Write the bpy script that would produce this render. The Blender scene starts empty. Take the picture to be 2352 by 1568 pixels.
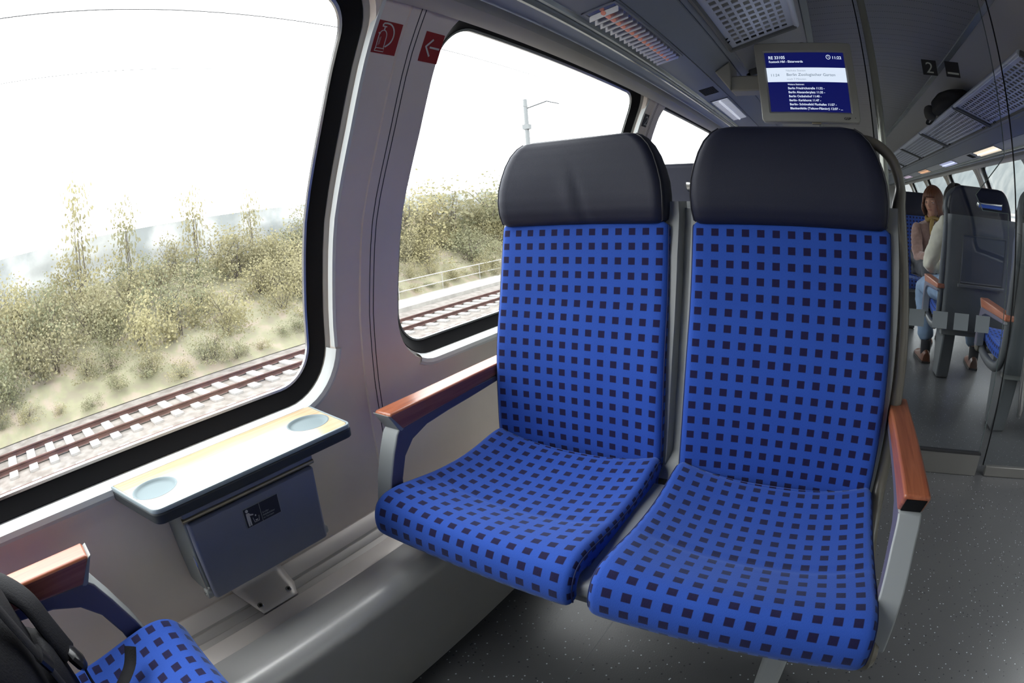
import bpy, bmesh, math, random
from mathutils import Vector, Matrix
from math import sin, cos, pi, radians, atan2, sqrt, hypot
random.seed(7)
S = bpy.context.scene
C = S.collection
ZO = 1.0            # every height below is written relative to the lens, which is ZO above the carriage floor

# ------------------------------------------------------------------ camera (15 mm equisolid fisheye on an APS-H sensor)
cam = bpy.data.cameras.new('camera')
co = bpy.data.objects.new('camera', cam); C.objects.link(co)
cam.type = 'PANO'
cam.sensor_fit = 'HORIZONTAL'; cam.sensor_width = 36.0
holder = cam if hasattr(cam, 'panorama_type') else cam.cycles
holder.panorama_type = 'FISHEYE_EQUISOLID'
holder.fisheye_lens = 1229.0 / 2352.0 * 36.0
holder.fisheye_fov = pi
cam.clip_start = 0.01; cam.clip_end = 400
yaw, pitch, roll = radians(34.94), radians(-14.3), radians(-4.126)
Mc = (Matrix.Rotation(yaw, 4, 'Z') @ Matrix.Rotation(pitch, 4, 'X') @ Matrix.Rotation(radians(90), 4, 'X') @ Matrix.Rotation(roll, 4, 'Z'))
Mc.translation = Vector((0, 0, ZO))
co.matrix_world = Mc
S.camera = co

# ------------------------------------------------------------------ sky, exposure
W = bpy.data.worlds.new('overcast sky'); S.world = W; W.use_nodes = True
bgn = W.node_tree.nodes['Background']
bgn.inputs[0].default_value = (0.97, 0.985, 1.0, 1)
bgn.inputs[1].default_value = 7.0
S.view_settings.view_transform = 'Standard'
S.view_settings.look = 'None'
S.view_settings.exposure = 0.0
S.view_settings.gamma = 1.0
S.view_settings.use_curve_mapping = False
cy = S.cycles
cy.use_denoising = True
cy.max_bounces = 12; cy.diffuse_bounces = 6; cy.glossy_bounces = 4; cy.transmission_bounces = 6; cy.transparent_max_bounces = 16
cy.caustics_reflective = False; cy.caustics_refractive = False
cy.sample_clamp_indirect = 8.0

# ------------------------------------------------------------------ materials
MATS = {}
def newmat(name):
    m = bpy.data.materials.new(name); m.use_nodes = True
    return m, m.node_tree, m.node_tree.nodes['Principled BSDF']
def mat(name, col, rough=0.5, metal=0.0, spec=0.5, noise=0.0, nscale=40.0, bump=0.0, bscale=400.0, emit=None, estr=0.0, coat=0.0, sheen=0.0):
    if name in MATS: return MATS[name]
    m, nt, p = newmat(name)
    p.inputs['Base Color'].default_value = (*col, 1)
    p.inputs['Roughness'].default_value = rough
    p.inputs['Metallic'].default_value = metal
    p.inputs['Specular IOR Level'].default_value = spec
    p.inputs['Coat Weight'].default_value = coat
    p.inputs['Sheen Weight'].default_value = sheen
    N, L = nt.nodes, nt.links
    tc = N.new('ShaderNodeTexCoord')
    if noise > 0:
        n = N.new('ShaderNodeTexNoise'); n.inputs['Scale'].default_value = nscale; n.inputs['Detail'].default_value = 4
        L.new(tc.outputs['Object'], n.inputs['Vector'])
        mx = N.new('ShaderNodeMix'); mx.data_type = 'RGBA'
        mx.inputs[6].default_value = (*[max(0, c * (1 - noise)) for c in col], 1)
        mx.inputs[7].default_value = (*[min(1, c * (1 + noise)) for c in col], 1)
        L.new(n.outputs['Fac'], mx.inputs[0]); L.new(mx.outputs[2], p.inputs['Base Color'])
    if bump > 0:
        n2 = N.new('ShaderNodeTexNoise'); n2.inputs['Scale'].default_value = bscale; n2.inputs['Detail'].default_value = 3
        L.new(tc.outputs['Object'], n2.inputs['Vector'])
        b = N.new('ShaderNodeBump'); b.inputs['Strength'].default_value = bump; b.inputs['Distance'].default_value = 0.002
        L.new(n2.outputs['Fac'], b.inputs['Height']); L.new(b.outputs['Normal'], p.inputs['Normal'])
    if emit:
        p.inputs['Emission Color'].default_value = (*emit, 1); p.inputs['Emission Strength'].default_value = estr
    MATS[name] = m
    return m

M_wall = mat('wall plastic', (0.80, 0.72, 0.65), 0.40, noise=0.03, nscale=25, bump=0.05, bscale=900)
M_wallw = mat('white sill plastic', (0.62, 0.65, 0.65), 0.35)
M_wallg = mat('grey rail plastic', (0.36, 0.35, 0.33), 0.4)
M_band = mat('skirting aluminium', (0.70, 0.64, 0.59), 0.42, metal=0.2)
M_bandd = mat('skirting aluminium dark', (0.44, 0.41, 0.38), 0.45, metal=0.2)
M_heat = mat('heater cover', (0.58, 0.57, 0.55), 0.33, metal=0.3, noise=0.03, nscale=8)
M_black = mat('rubber black', (0.006, 0.006, 0.007), 0.6, spec=0.12)
M_dark = mat('dark slot', (0.02, 0.02, 0.022), 0.6)
M_ceil = None
M_cove = mat('cove panel', (0.25, 0.28, 0.34), 0.4, noise=0.03, nscale=30)
M_cover = mat('cove rail', (0.36, 0.40, 0.40), 0.25, metal=0.5)
M_recess = mat('recess panel', (0.20, 0.25, 0.36), 0.5)
M_rackm = mat('rack metal', (0.58, 0.62, 0.74), 0.38, metal=0.3)
M_rackf = mat('rack frame', (0.10, 0.105, 0.11), 0.45)
M_shell = mat('seat shell grey', (0.30, 0.31, 0.30), 0.42, noise=0.03, nscale=20)
M_shelld = mat('seat shell dark', (0.085, 0.092, 0.098), 0.40)
M_tube = mat('taupe lacquer', (0.15, 0.135, 0.105), 0.28, spec=0.6)
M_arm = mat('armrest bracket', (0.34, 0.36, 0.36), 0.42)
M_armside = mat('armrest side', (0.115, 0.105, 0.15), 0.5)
M_binface = mat('bin enamel', (0.185, 0.20, 0.265), 0.42, noise=0.05, nscale=30)
M_binside = mat('bin side', (0.17, 0.19, 0.19), 0.42)
M_tabedge = mat('table edge', (0.05, 0.055, 0.058), 0.5, spec=0.2)
M_tabrim = mat('table rim', (0.30, 0.36, 0.38), 0.4)
M_cup = mat('cup recess', (0.20, 0.25, 0.265), 0.5, spec=0.15)
M_metal = mat('bright metal', (0.65, 0.65, 0.64), 0.25, metal=1.0)
M_brass = mat('brushed rod', (0.30, 0.26, 0.19), 0.35, metal=0.6)
M_leather = mat('leatherette', (0.013, 0.015, 0.032), 0.48, spec=0.32, bump=0.25, bscale=1400)
M_piping = mat('piping', (0.008, 0.008, 0.014), 0.5)
M_red = mat('sign red', (0.30, 0.012, 0.016), 0.5)
M_signw = mat('sign white', (0.60, 0.58, 0.54), 0.5)
M_signb = mat('sign black', (0.006, 0.006, 0.010), 0.5)
M_signg = mat('sign grey', (0.40, 0.42, 0.40), 0.5)
M_navy = mat('sign navy', (0.010, 0.012, 0.03), 0.5)
M_frost = mat('frosted square', (0.26, 0.29, 0.31), 0.7)
M_bagc = mat('backpack nylon', (0.005, 0.005, 0.007), 0.7, spec=0.15, noise=0.3, nscale=60, bump=0.3, bscale=300)
M_bagg = mat('backpack grey', (0.07, 0.07, 0.085), 0.7, spec=0.2, noise=0.2, nscale=20)
M_buckle = mat('buckle plastic', (0.01, 0.01, 0.012), 0.25)
M_moni = mat('monitor housing', (0.30, 0.30, 0.285), 0.45, noise=0.03, nscale=60)
M_kick = mat('kick plate', (0.20, 0.195, 0.185), 0.38, metal=0.6)
M_scrn = mat('screen navy', (0.0, 0.0, 0.02), 0.3, emit=(0.006, 0.010, 0.16), estr=0.55)
M_scrw = mat('screen white', (0.1, 0.1, 0.1), 0.3, emit=(0.75, 0.85, 1.0), estr=0.95)
M_scrt = mat('screen text', (0.02, 0.05, 0.08), 0.3, emit=(0.10, 0.16, 0.22), estr=0.7)
M_scrtl = mat('screen text pale', (0.1, 0.1, 0.1), 0.3, emit=(0.35, 0.42, 0.50), estr=0.8)

def glass(name, refl=1.0, tint=(1, 1, 1)):
    if name in MATS: return MATS[name]
    m = bpy.data.materials.new(name); m.use_nodes = True
    nt = m.node_tree; N, L = nt.nodes, nt.links
    N.clear()
    out = N.new('ShaderNodeOutputMaterial'); mix = N.new('ShaderNodeMixShader')
    tr = N.new('ShaderNodeBsdfTransparent'); tr.inputs[0].default_value = (*tint, 1)
    gl = N.new('ShaderNodeBsdfGlossy'); gl.inputs['Roughness'].default_value = 0.0
    lw = N.new('ShaderNodeFresnel'); ge = N.new('ShaderNodeNewGeometry')
    io = N.new('ShaderNodeMapRange'); io.inputs[3].default_value = 1.45; io.inputs[4].default_value = 1 / 1.45   # same pane from both sides
    L.new(ge.outputs['Backfacing'], io.inputs[0]); L.new(io.outputs[0], lw.inputs['IOR'])
    mu = N.new('ShaderNodeMath'); mu.operation = 'MULTIPLY'; mu.inputs[1].default_value = refl
    L.new(lw.outputs[0], mu.inputs[0]); L.new(mu.outputs[0], mix.inputs[0])
    L.new(tr.outputs[0], mix.inputs[1]); L.new(gl.outputs[0], mix.inputs[2]); L.new(mix.outputs[0], out.inputs[0])
    MATS[name] = m
    return m
M_glass = glass('window glass', 1.0, (0.96, 0.98, 0.97))
M_glass2 = glass('partition glass', 0.5, (0.93, 0.95, 0.96))

def make_fabric():
    m, nt, p = newmat('blue chequered plush')
    N, L = nt.nodes, nt.links
    uv = N.new('ShaderNodeUVMap'); uv.uv_map = 'UVMap'
    sep = N.new('ShaderNodeSeparateXYZ'); L.new(uv.outputs[0], sep.inputs[0])
    def sq(o):
        a = N.new('ShaderNodeMath'); a.operation = 'MULTIPLY'; a.inputs[1].default_value = 1 / 0.0335; L.new(o, a.inputs[0])
        f = N.new('ShaderNodeMath'); f.operation = 'FRACT'; L.new(a.outputs[0], f.inputs[0])
        s = N.new('ShaderNodeMath'); s.operation = 'SUBTRACT'; s.inputs[1].default_value = 0.5; L.new(f.outputs[0], s.inputs[0])
        b = N.new('ShaderNodeMath'); b.operation = 'ABSOLUTE'; L.new(s.outputs[0], b.inputs[0])
        r = N.new('ShaderNodeMapRange'); r.inputs[1].default_value = 0.222; r.inputs[2].default_value = 0.262
        r.inputs[3].default_value = 1; r.inputs[4].default_value = 0; L.new(b.outputs[0], r.inputs[0])
        return r.outputs[0]
    mu = N.new('ShaderNodeMath'); mu.operation = 'MULTIPLY'
    L.new(sq(sep.outputs[0]), mu.inputs[0]); L.new(sq(sep.outputs[1]), mu.inputs[1])
    n = N.new('ShaderNodeTexNoise'); n.inputs['Scale'].default_value = 9; n.inputs['Detail'].default_value = 5
    L.new(uv.outputs[0], n.inputs['Vector'])
    fibm = N.new('ShaderNodeMapping'); fibm.inputs['Scale'].default_value = (900, 220, 1); L.new(uv.outputs[0], fibm.inputs[0])
    fib = N.new('ShaderNodeTexNoise'); fib.inputs['Scale'].default_value = 1; fib.inputs['Detail'].default_value = 2
    L.new(fibm.outputs[0], fib.inputs['Vector'])
    blue = N.new('ShaderNodeMix'); blue.data_type = 'RGBA'
    blue.inputs[6].default_value = (0.018, 0.060, 0.32, 1); blue.inputs[7].default_value = (0.031, 0.102, 0.48, 1)
    ad = N.new('ShaderNodeMath'); ad.operation = 'MULTIPLY_ADD'; ad.inputs[1].default_value = 0.6
    L.new(fib.outputs['Fac'], ad.inputs[0])
    m2 = N.new('ShaderNodeMath'); m2.operation = 'MULTIPLY'; m2.inputs[1].default_value = 0.45; L.new(n.outputs['Fac'], m2.inputs[0])
    L.new(m2.outputs[0], ad.inputs[2]); L.new(ad.outputs[0], blue.inputs[0])
    mx = N.new('ShaderNodeMix'); mx.data_type = 'RGBA'; mx.inputs[7].default_value = (0.010, 0.007, 0.045, 1)
    L.new(mu.outputs[0], mx.inputs[0]); L.new(blue.outputs[2], mx.inputs[6]); L.new(mx.outputs[2], p.inputs['Base Color'])
    p.inputs['Roughness'].default_value = 0.9
    p.inputs['Specular IOR Level'].default_value = 0.25
    p.inputs['Sheen Weight'].default_value = 0.35; p.inputs['Sheen Roughness'].default_value = 0.45
    p.inputs['Sheen Tint'].default_value = (0.45, 0.6, 1.0, 1)
    b = N.new('ShaderNodeBump'); b.inputs['Strength'].default_value = 0.35; b.inputs['Distance'].default_value = 0.001
    L.new(fib.outputs['Fac'], b.inputs['Height']); L.new(b.outputs[0], p.inputs['Normal'])
    return m
M_fab = make_fabric()

def make_wood(name, c1, c2, axis='Y', rough=0.35, scale=1.0):
    m, nt, p = newmat(name); N, L = nt.nodes, nt.links
    tc = N.new('ShaderNodeTexCoord'); mp = N.new('ShaderNodeMapping')
    sc = [60 * scale] * 3; sc['XYZ'.index(axis)] = 3.0 * scale
    mp.inputs['Scale'].default_value = sc
    L.new(tc.outputs['Object'], mp.inputs[0])
    n = N.new('ShaderNodeTexNoise'); n.inputs['Scale'].default_value = 1.5; n.inputs['Detail'].default_value = 6; n.inputs['Distortion'].default_value = 0.6
    L.new(mp.outputs[0], n.inputs['Vector'])
    cr = N.new('ShaderNodeValToRGB'); cr.color_ramp.elements[0].position = 0.35; cr.color_ramp.elements[1].position = 0.65
    cr.color_ramp.elements[0].color = (*c1, 1); cr.color_ramp.elements[1].color = (*c2, 1)
    L.new(n.outputs['Fac'], cr.inputs[0]); L.new(cr.outputs[0], p.inputs['Base Color'])
    p.inputs['Roughness'].default_value = rough
    p.inputs['Coat Weight'].default_value = 0.3; p.inputs['Coat Roughness'].default_value = 0.2
    return m
M_wood = make_wood('cherry wood', (0.30, 0.085, 0.040), (0.46, 0.155, 0.075))
M_wood2 = make_wood('beech laminate', (0.62, 0.40, 0.24), (0.74, 0.52, 0.34), rough=0.22)

def make_floor():
    m, nt, p = newmat('speckled vinyl'); N, L = nt.nodes, nt.links
    tc = N.new('ShaderNodeTexCoord')
    def specks(scale, thr, seed):
        mp = N.new('ShaderNodeMapping'); mp.inputs['Location'].default_value = (seed, seed * 2, 0); L.new(tc.outputs['Object'], mp.inputs[0])
        v = N.new('ShaderNodeTexVoronoi'); v.inputs['Scale'].default_value = scale; L.new(mp.outputs[0], v.inputs['Vector'])
        se = N.new('ShaderNodeSeparateColor'); L.new(v.outputs['Color'], se.inputs[0])
        r = N.new('ShaderNodeMath'); r.operation = 'GREATER_THAN'; r.inputs[1].default_value = 0.72; L.new(se.outputs[0], r.inputs[0])
        d = N.new('ShaderNodeMath'); d.operation = 'LESS_THAN'; d.inputs[1].default_value = thr; L.new(v.outputs['Distance'], d.inputs[0])
        mm = N.new('ShaderNodeMath'); mm.operation = 'MULTIPLY'; L.new(r.outputs[0], mm.inputs[0]); L.new(d.outputs[0], mm.inputs[1])
        return mm.outputs[0]
    n = N.new('ShaderNodeTexNoise'); n.inputs['Scale'].default_value = 3; n.inputs['Detail'].default_value = 5; L.new(tc.outputs['Object'], n.inputs['Vector'])
    base = N.new('ShaderNodeMix'); base.data_type = 'RGBA'
    base.inputs[6].default_value = (0.060, 0.061, 0.064, 1); base.inputs[7].default_value = (0.088, 0.089, 0.091, 1); L.new(n.outputs['Fac'], base.inputs[0])
    a = N.new('ShaderNodeMix'); a.data_type = 'RGBA'; a.inputs[7].default_value = (0.015, 0.015, 0.02, 1)
    L.new(specks(75, 0.19, 0.3), a.inputs[0]); L.new(base.outputs[2], a.inputs[6])
    b = N.new('ShaderNodeMix'); b.data_type = 'RGBA'; b.inputs[7].default_value = (0.45, 0.48, 0.52, 1)
    L.new(specks(85, 0.17, 5.3), b.inputs[0]); L.new(a.outputs[2], b.inputs[6])
    L.new(b.outputs[2], p.inputs['Base Color'])
    p.inputs['Roughness'].default_value = 0.36
    nb = N.new('ShaderNodeTexNoise'); nb.inputs['Scale'].default_value = 250; L.new(tc.outputs['Object'], nb.inputs['Vector'])
    bp = N.new('ShaderNodeBump'); bp.inputs['Strength'].default_value = 0.2; bp.inputs['Distance'].default_value = 0.001
    L.new(nb.outputs['Fac'], bp.inputs['Height']); L.new(bp.outputs[0], p.inputs['Normal'])
    return m
M_floor = make_floor()

def make_ceiling():
    m, nt, p = newmat('perforated ceiling'); N, L = nt.nodes, nt.links
    tc = N.new('ShaderNodeTexCoord'); sep = N.new('ShaderNodeSeparateXYZ'); L.new(tc.outputs['Object'], sep.inputs[0])
    def per(o, pitch, w):
        a = N.new('ShaderNodeMath'); a.operation = 'MULTIPLY'; a.inputs[1].default_value = 1 / pitch; L.new(o, a.inputs[0])
        f = N.new('ShaderNodeMath'); f.operation = 'FRACT'; L.new(a.outputs[0], f.inputs[0])
        l = N.new('ShaderNodeMath'); l.operation = 'LESS_THAN'; l.inputs[1].default_value = w; L.new(f.outputs[0], l.inputs[0])
        return l.outputs[0]
    mu = N.new('ShaderNodeMath'); mu.operation = 'MULTIPLY'
    L.new(per(sep.outputs[0], 0.012, 0.5), mu.inputs[0]); L.new(per(sep.outputs[1], 0.09, 0.10), mu.inputs[1])
    mx = N.new('ShaderNodeMix'); mx.data_type = 'RGBA'
    mx.inputs[6].default_value = (0.27, 0.272, 0.28, 1); mx.inputs[7].default_value = (0.11, 0.112, 0.118, 1)
    L.new(mu.outputs[0], mx.inputs[0]); L.new(mx.outputs[2], p.inputs['Base Color'])
    p.inputs['Roughness'].default_value = 0.5
    return m
M_ceil = make_ceiling()
M_side = mat('ceiling side panel', (0.40, 0.40, 0.405), 0.5, noise=0.02, nscale=20)

# ------------------------------------------------------------------ helpers
def empty(name, loc=(0, 0, 0), rz=0):
    o = bpy.data.objects.new(name, None); C.objects.link(o)
    o.location = loc; o.rotation_euler = (0, 0, rz); o.empty_display_size = 0.1
    return o
def tag(o, label, cat, group=None, kind=None):
    if label: o['label'] = label
    if cat: o['category'] = cat
    if group: o['group'] = group
    if kind: o['kind'] = kind
    return o
def thing(name, label, cat, loc=(0, 0, 0), group=None, kind=None, rz=0):
    return tag(empty(name, loc, rz), label, cat, group, kind)
def origin_of(o):
    v = Vector((0, 0, 0))
    while o is not None:
        v += Vector(o.location); o = o.parent
    return v
def link(name, bm, m, parent=None, smooth=True, loc=None, bevel=0, sub=0, recalc=True, angle=35):
    """bm is written in lens-relative coordinates; the mesh is made local to its parent (or to loc)."""
    if recalc: bmesh.ops.recalc_face_normals(bm, faces=bm.faces)
    off = origin_of(parent) if parent else Vector(loc or (0, 0, 0))
    bmesh.ops.translate(bm, verts=bm.verts, vec=-off)
    me = bpy.data.meshes.new(name); bm.to_mesh(me); bm.free()
    ms = m if isinstance(m, (list, tuple)) else [m]
    for x in ms: me.materials.append(x)
    o = bpy.data.objects.new(name, me); C.objects.link(o)
    if parent: o.parent = parent
    else: o.location = off
    if bevel:
        b = o.modifiers.new('bevel', 'BEVEL'); b.width = bevel; b.segments = 3; b.limit_method = 'ANGLE'; b.angle_limit = radians(35)
    if sub:
        s = o.modifiers.new('sub', 'SUBSURF'); s.levels = sub; s.render_levels = sub
    if smooth:
        for p in me.polygons: p.use_smooth = True
        if not sub:
            try: me.set_sharp_from_angle(angle=radians(angle))
            except Exception: pass
    return o
def BM(): return bmesh.new()
def box(bm, x0, x1, y0, y1, z0, z1, mi=0):
    v = [bm.verts.new((x, y, z)) for x in (x0, x1) for y in (y0, y1) for z in (z0, z1)]
    for f in ((0, 1, 3, 2), (4, 6, 7, 5), (0, 4, 5, 1), (2, 3, 7, 6), (0, 2, 6, 4), (1, 5, 7, 3)):
        bm.faces.new([v[i] for i in f]).material_index = mi
    return v
def prism(bm, pts, d, mi=0):
    """closed polygon pts (3d) pushed along d"""
    d = Vector(d)
    a = [bm.verts.new(p) for p in pts]; b = [bm.verts.new(Vector(p) + d) for p in pts]
    n = len(pts)
    bm.faces.new(a).material_index = mi; bm.faces.new(b[::-1]).material_index = mi
    for i in range(n): bm.faces.new((a[i], a[(i + 1) % n], b[(i + 1) % n], b[i])).material_index = mi
def tube(bm, pts, r, n=12, cap=True, mi=0, flat=None):
    """swept tube; r number or list; flat=(a,b) scales of the two frame axes"""
    P = [Vector(p) for p in pts]; rs = r if isinstance(r, (list, tuple)) else [r] * len(P)
    rings = []; up = None
    for i, p in enumerate(P):
        t = (P[min(i + 1, len(P) - 1)] - P[max(i - 1, 0)]).normalized()
        if up is None:
            up = Vector((0, 0, 1)) if abs(t.z) < 0.9 else Vector((0, 1, 0))
        a = t.cross(up).normalized(); up = a.cross(t).normalized()
        fa, fb = flat or (1, 1)
        rings.append([bm.verts.new(p + (a * cos(2 * pi * k / n) * fa + up * sin(2 * pi * k / n) * fb) * rs[i]) for k in range(n)])
    for i in range(len(P) - 1):
        for k in range(n):
            bm.faces.new((rings[i][k], rings[i][(k + 1) % n], rings[i + 1][(k + 1) % n], rings[i + 1][k])).material_index = mi
    if cap:
        bm.faces.new(rings[0][::-1]).material_index = mi; bm.faces.new(rings[-1]).material_index = mi
def smooth_pts(pts, n=8):
    P = [Vector(p) for p in pts]; out = []
    for i in range(len(P) - 1):
        p0 = P[max(i - 1, 0)]; p1 = P[i]; p2 = P[i + 1]; p3 = P[min(i + 2, len(P) - 1)]
        for k in range(n):
            t = k / n
            out.append(0.5 * ((2 * p1) + (p2 - p0) * t + (2 * p0 - 5 * p1 + 4 * p2 - p3) * t * t + (3 * p1 - p0 - 3 * p2 + p3) * t ** 3))
    out.append(P[-1]); return out
def lathe(bm, prof, cx, cy_, n=32, axis='Z', z0=0):
    rings = []
    for r, h in prof:
        rings.append([bm.verts.new((cx + r * cos(2 * pi * k / n), cy_ + r * sin(2 * pi * k / n), z0 + h)) for k in range(n)])
    for a, b in zip(rings, rings[1:]):
        for k in range(n): bm.faces.new((a[k], a[(k + 1) % n], b[(k + 1) % n], b[k]))
    bm.faces.new(rings[0][::-1]); bm.faces.new(rings[-1])
def interp(x, xs, ys):
    if x <= xs[0]: return ys[0]
    for i in range(len(xs) - 1):
        if x <= xs[i + 1]:
            t = (x - xs[i]) / (xs[i + 1] - xs[i]); return ys[i] * (1 - t) + ys[i + 1] * t
    return ys[-1]
def copy_tree(o, parent=None):
    c = o.copy(); C.objects.link(c)
    if parent: c.parent = parent
    for ch in list(o.children): copy_tree(ch, c)
    return c
def text_mesh(name, s, m, parent, right, up, at, size, align='LEFT', bold=0.0, width=None, squeeze=1.0):
    cu = bpy.data.curves.new(name, 'FONT'); cu.body = s; cu.size = 1.0; cu.align_x = align; cu.resolution_u = 3; cu.offset = bold
    t = bpy.data.objects.new(name, cu); C.objects.link(t)
    bpy.context.view_layer.update()
    dg = bpy.context.evaluated_depsgraph_get()
    me = bpy.data.meshes.new_from_object(t.evaluated_get(dg))
    bpy.data.objects.remove(t); bpy.data.curves.remove(cu)
    xs = [v.co.x for v in me.vertices]; w = max(xs) - min(xs)
    sx = (width / w) if width else size * squeeze
    r, u = Vector(right).normalized(), Vector(up).normalized(); off = origin_of(parent); a = Vector(at)
    for v in me.vertices: v.co = a + r * (v.co.x * sx) + u * (v.co.y * size) - off
    me.materials.clear(); me.materials.append(m)
    o = bpy.data.objects.new(name, me); C.objects.link(o); o.parent = parent
    return o
def portal(x, y, z, sx, sy, rot):
    l = bpy.data.lights.new('window_daylight', 'AREA'); l.shape = 'RECTANGLE'; l.size = sx; l.size_y = sy
    l.cycles.is_portal = True
    o = bpy.data.objects.new('window_daylight', l); C.objects.link(o); o.location = (x, y, z); o.rotation_euler = rot
    return o

# ------------------------------------------------------------------ carriage shell
X0 = 0.4375                     # centre line of the carriage
Y_NEAR, Y_END = -1.9, 11.3
WP = [(-0.955, -0.70), (-0.955, -0.42), (-0.953, -0.347), (-0.943, -0.23), (-0.934, -0.173), (-0.900, -0.011), (-0.862, 0.089), (-0.820, 0.187), (-0.760, 0.34), (-0.700, 0.456), (-0.655, 0.545)]
WS = [0.0]
for a, b in zip(WP, WP[1:]): WS.append(WS[-1] + hypot(b[0] - a[0], b[1] - a[1]))
def smooth_wp():
    out = smooth_pts([(x, 0, z) for x, z in WP], 5); return [(p.x, p.z) for p in out]
WPS = smooth_wp(); WSS = [0.0]
for a, b in zip(WPS, WPS[1:]): WSS.append(WSS[-1] + hypot(b[0] - a[0], b[1] - a[1]))
SMAX = WSS[-1]
def wall_pt(y, s, depth=0.0, side=-1):
    """point on the curved inner wall, depth metres outwards; side -1 left, +1 right"""
    s_ = min(max(s, 0), SMAX)
    x = interp(s_, WSS, [p[0] for p in WPS]); z = interp(s_, WSS, [p[1] for p in WPS])
    e = 0.02
    xa = interp(max(s_ - e, 0), WSS, [p[0] for p in WPS]); za = interp(max(s_ - e, 0), WSS, [p[1] for p in WPS])
    xb = interp(min(s_ + e, SMAX), WSS, [p[0] for p in WPS]); zb = interp(min(s_ + e, SMAX), WSS, [p[1] for p in WPS])
    t = Vector((xb - xa, zb - za)).normalized()
    nx, nz = -t.y, t.x      # outwards on the left side
    x += nx * depth + t.x * (s - s_); z += nz * depth + t.y * (s - s_)
    if side > 0: x = 2 * X0 - x
    return Vector((x, y, z))
def s_of_z(z): return interp(z, [p[1] for p in WPS], WSS)
def rrect(y0, y1, s0, s1, r, d=0.0, n=10, side_n=10):
    y0 -= d; y1 += d; s0 -= d; s1 += d * 1.45; r = max(r + d, 0.002); out = []
    cs = [(y1 - r, s0 + r, -90), (y1 - r, s1 - r, 0), (y0 + r, s1 - r, 90), (y0 + r, s0 + r, 180)]
    for i, (cy0, cs0, a0) in enumerate(cs):
        for k in range(n + 1):
            a = radians(a0 + 90 * k / n); out.append((cy0 + r * cos(a), cs0 + r * sin(a)))
        nx = cs[(i + 1) % 4]; a = radians(nx[2]); e = (nx[0] + r * cos(a), nx[1] + r * sin(a)); st = out[-1]
        for k in range(1, side_n): out.append((st[0] + (e[0] - st[0]) * k / side_n, st[1] + (e[1] - st[1]) * k / side_n))
    return out
GLS0, GLS1 = s_of_z(-0.330), s_of_z(0.425)
GL_R = 0.085
WIN_W, PITCH, Y_W1 = 1.157, 1.45, -0.527

def wall_cells(side, windows, y_from, y_to, bm):
    """wall skin with one rounded opening per window"""
    edges = [y_from] + [(a[1] + b[0]) / 2 for a, b in zip(windows, windows[1:])] + [y_to]
    for i, (wy0, wy1) in enumerate(windows):
        inner = rrect(wy0, wy1, GLS0, GLS1, GL_R, 0.048)
        ya, yb = edges[i], edges[i + 1]
        cyy, css = (wy0 + wy1) / 2, (GLS0 + GLS1) / 2
        outer = []
        for (y, s) in inner:
            dy, ds = y - cyy, s - css
            t = min(((yb - cyy) / dy if dy > 1e-9 else (ya - cyy) / dy if dy < -1e-9 else 1e9), ((SMAX - css) / ds if ds > 1e-9 else (0 - css) / ds if ds < -1e-9 else 1e9))
            outer.append((cyy + dy * t, css + ds * t))
        # pull the nearest outer points onto the corners
        for cyc, csc in ((ya, 0), (ya, SMAX), (yb, 0), (yb, SMAX)):
            j = min(range(len(outer)), key=lambda k: (outer[k][0] - cyc) ** 2 + (outer[k][1] - csc) ** 2); outer[j] = (cyc, csc)
        K = 10; n = len(inner); rings = []
        rings.append([bm.verts.new(wall_pt(y, s, 0.022, side)) for y, s in rrect(wy0, wy1, GLS0, GLS1, GL_R, 0.044)])
        for k in range(K + 1):
            t = k / K
            rings.append([bm.verts.new(wall_pt(a[0] * (1 - t) + b[0] * t, a[1] * (1 - t) + b[1] * t, 0.0, side)) for a, b in zip(inner, outer)])
        for a, b in zip(rings, rings[1:]):
            for q in range(n): bm.faces.new((a[q], a[(q + 1) % n], b[(q + 1) % n], b[q]))
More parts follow.
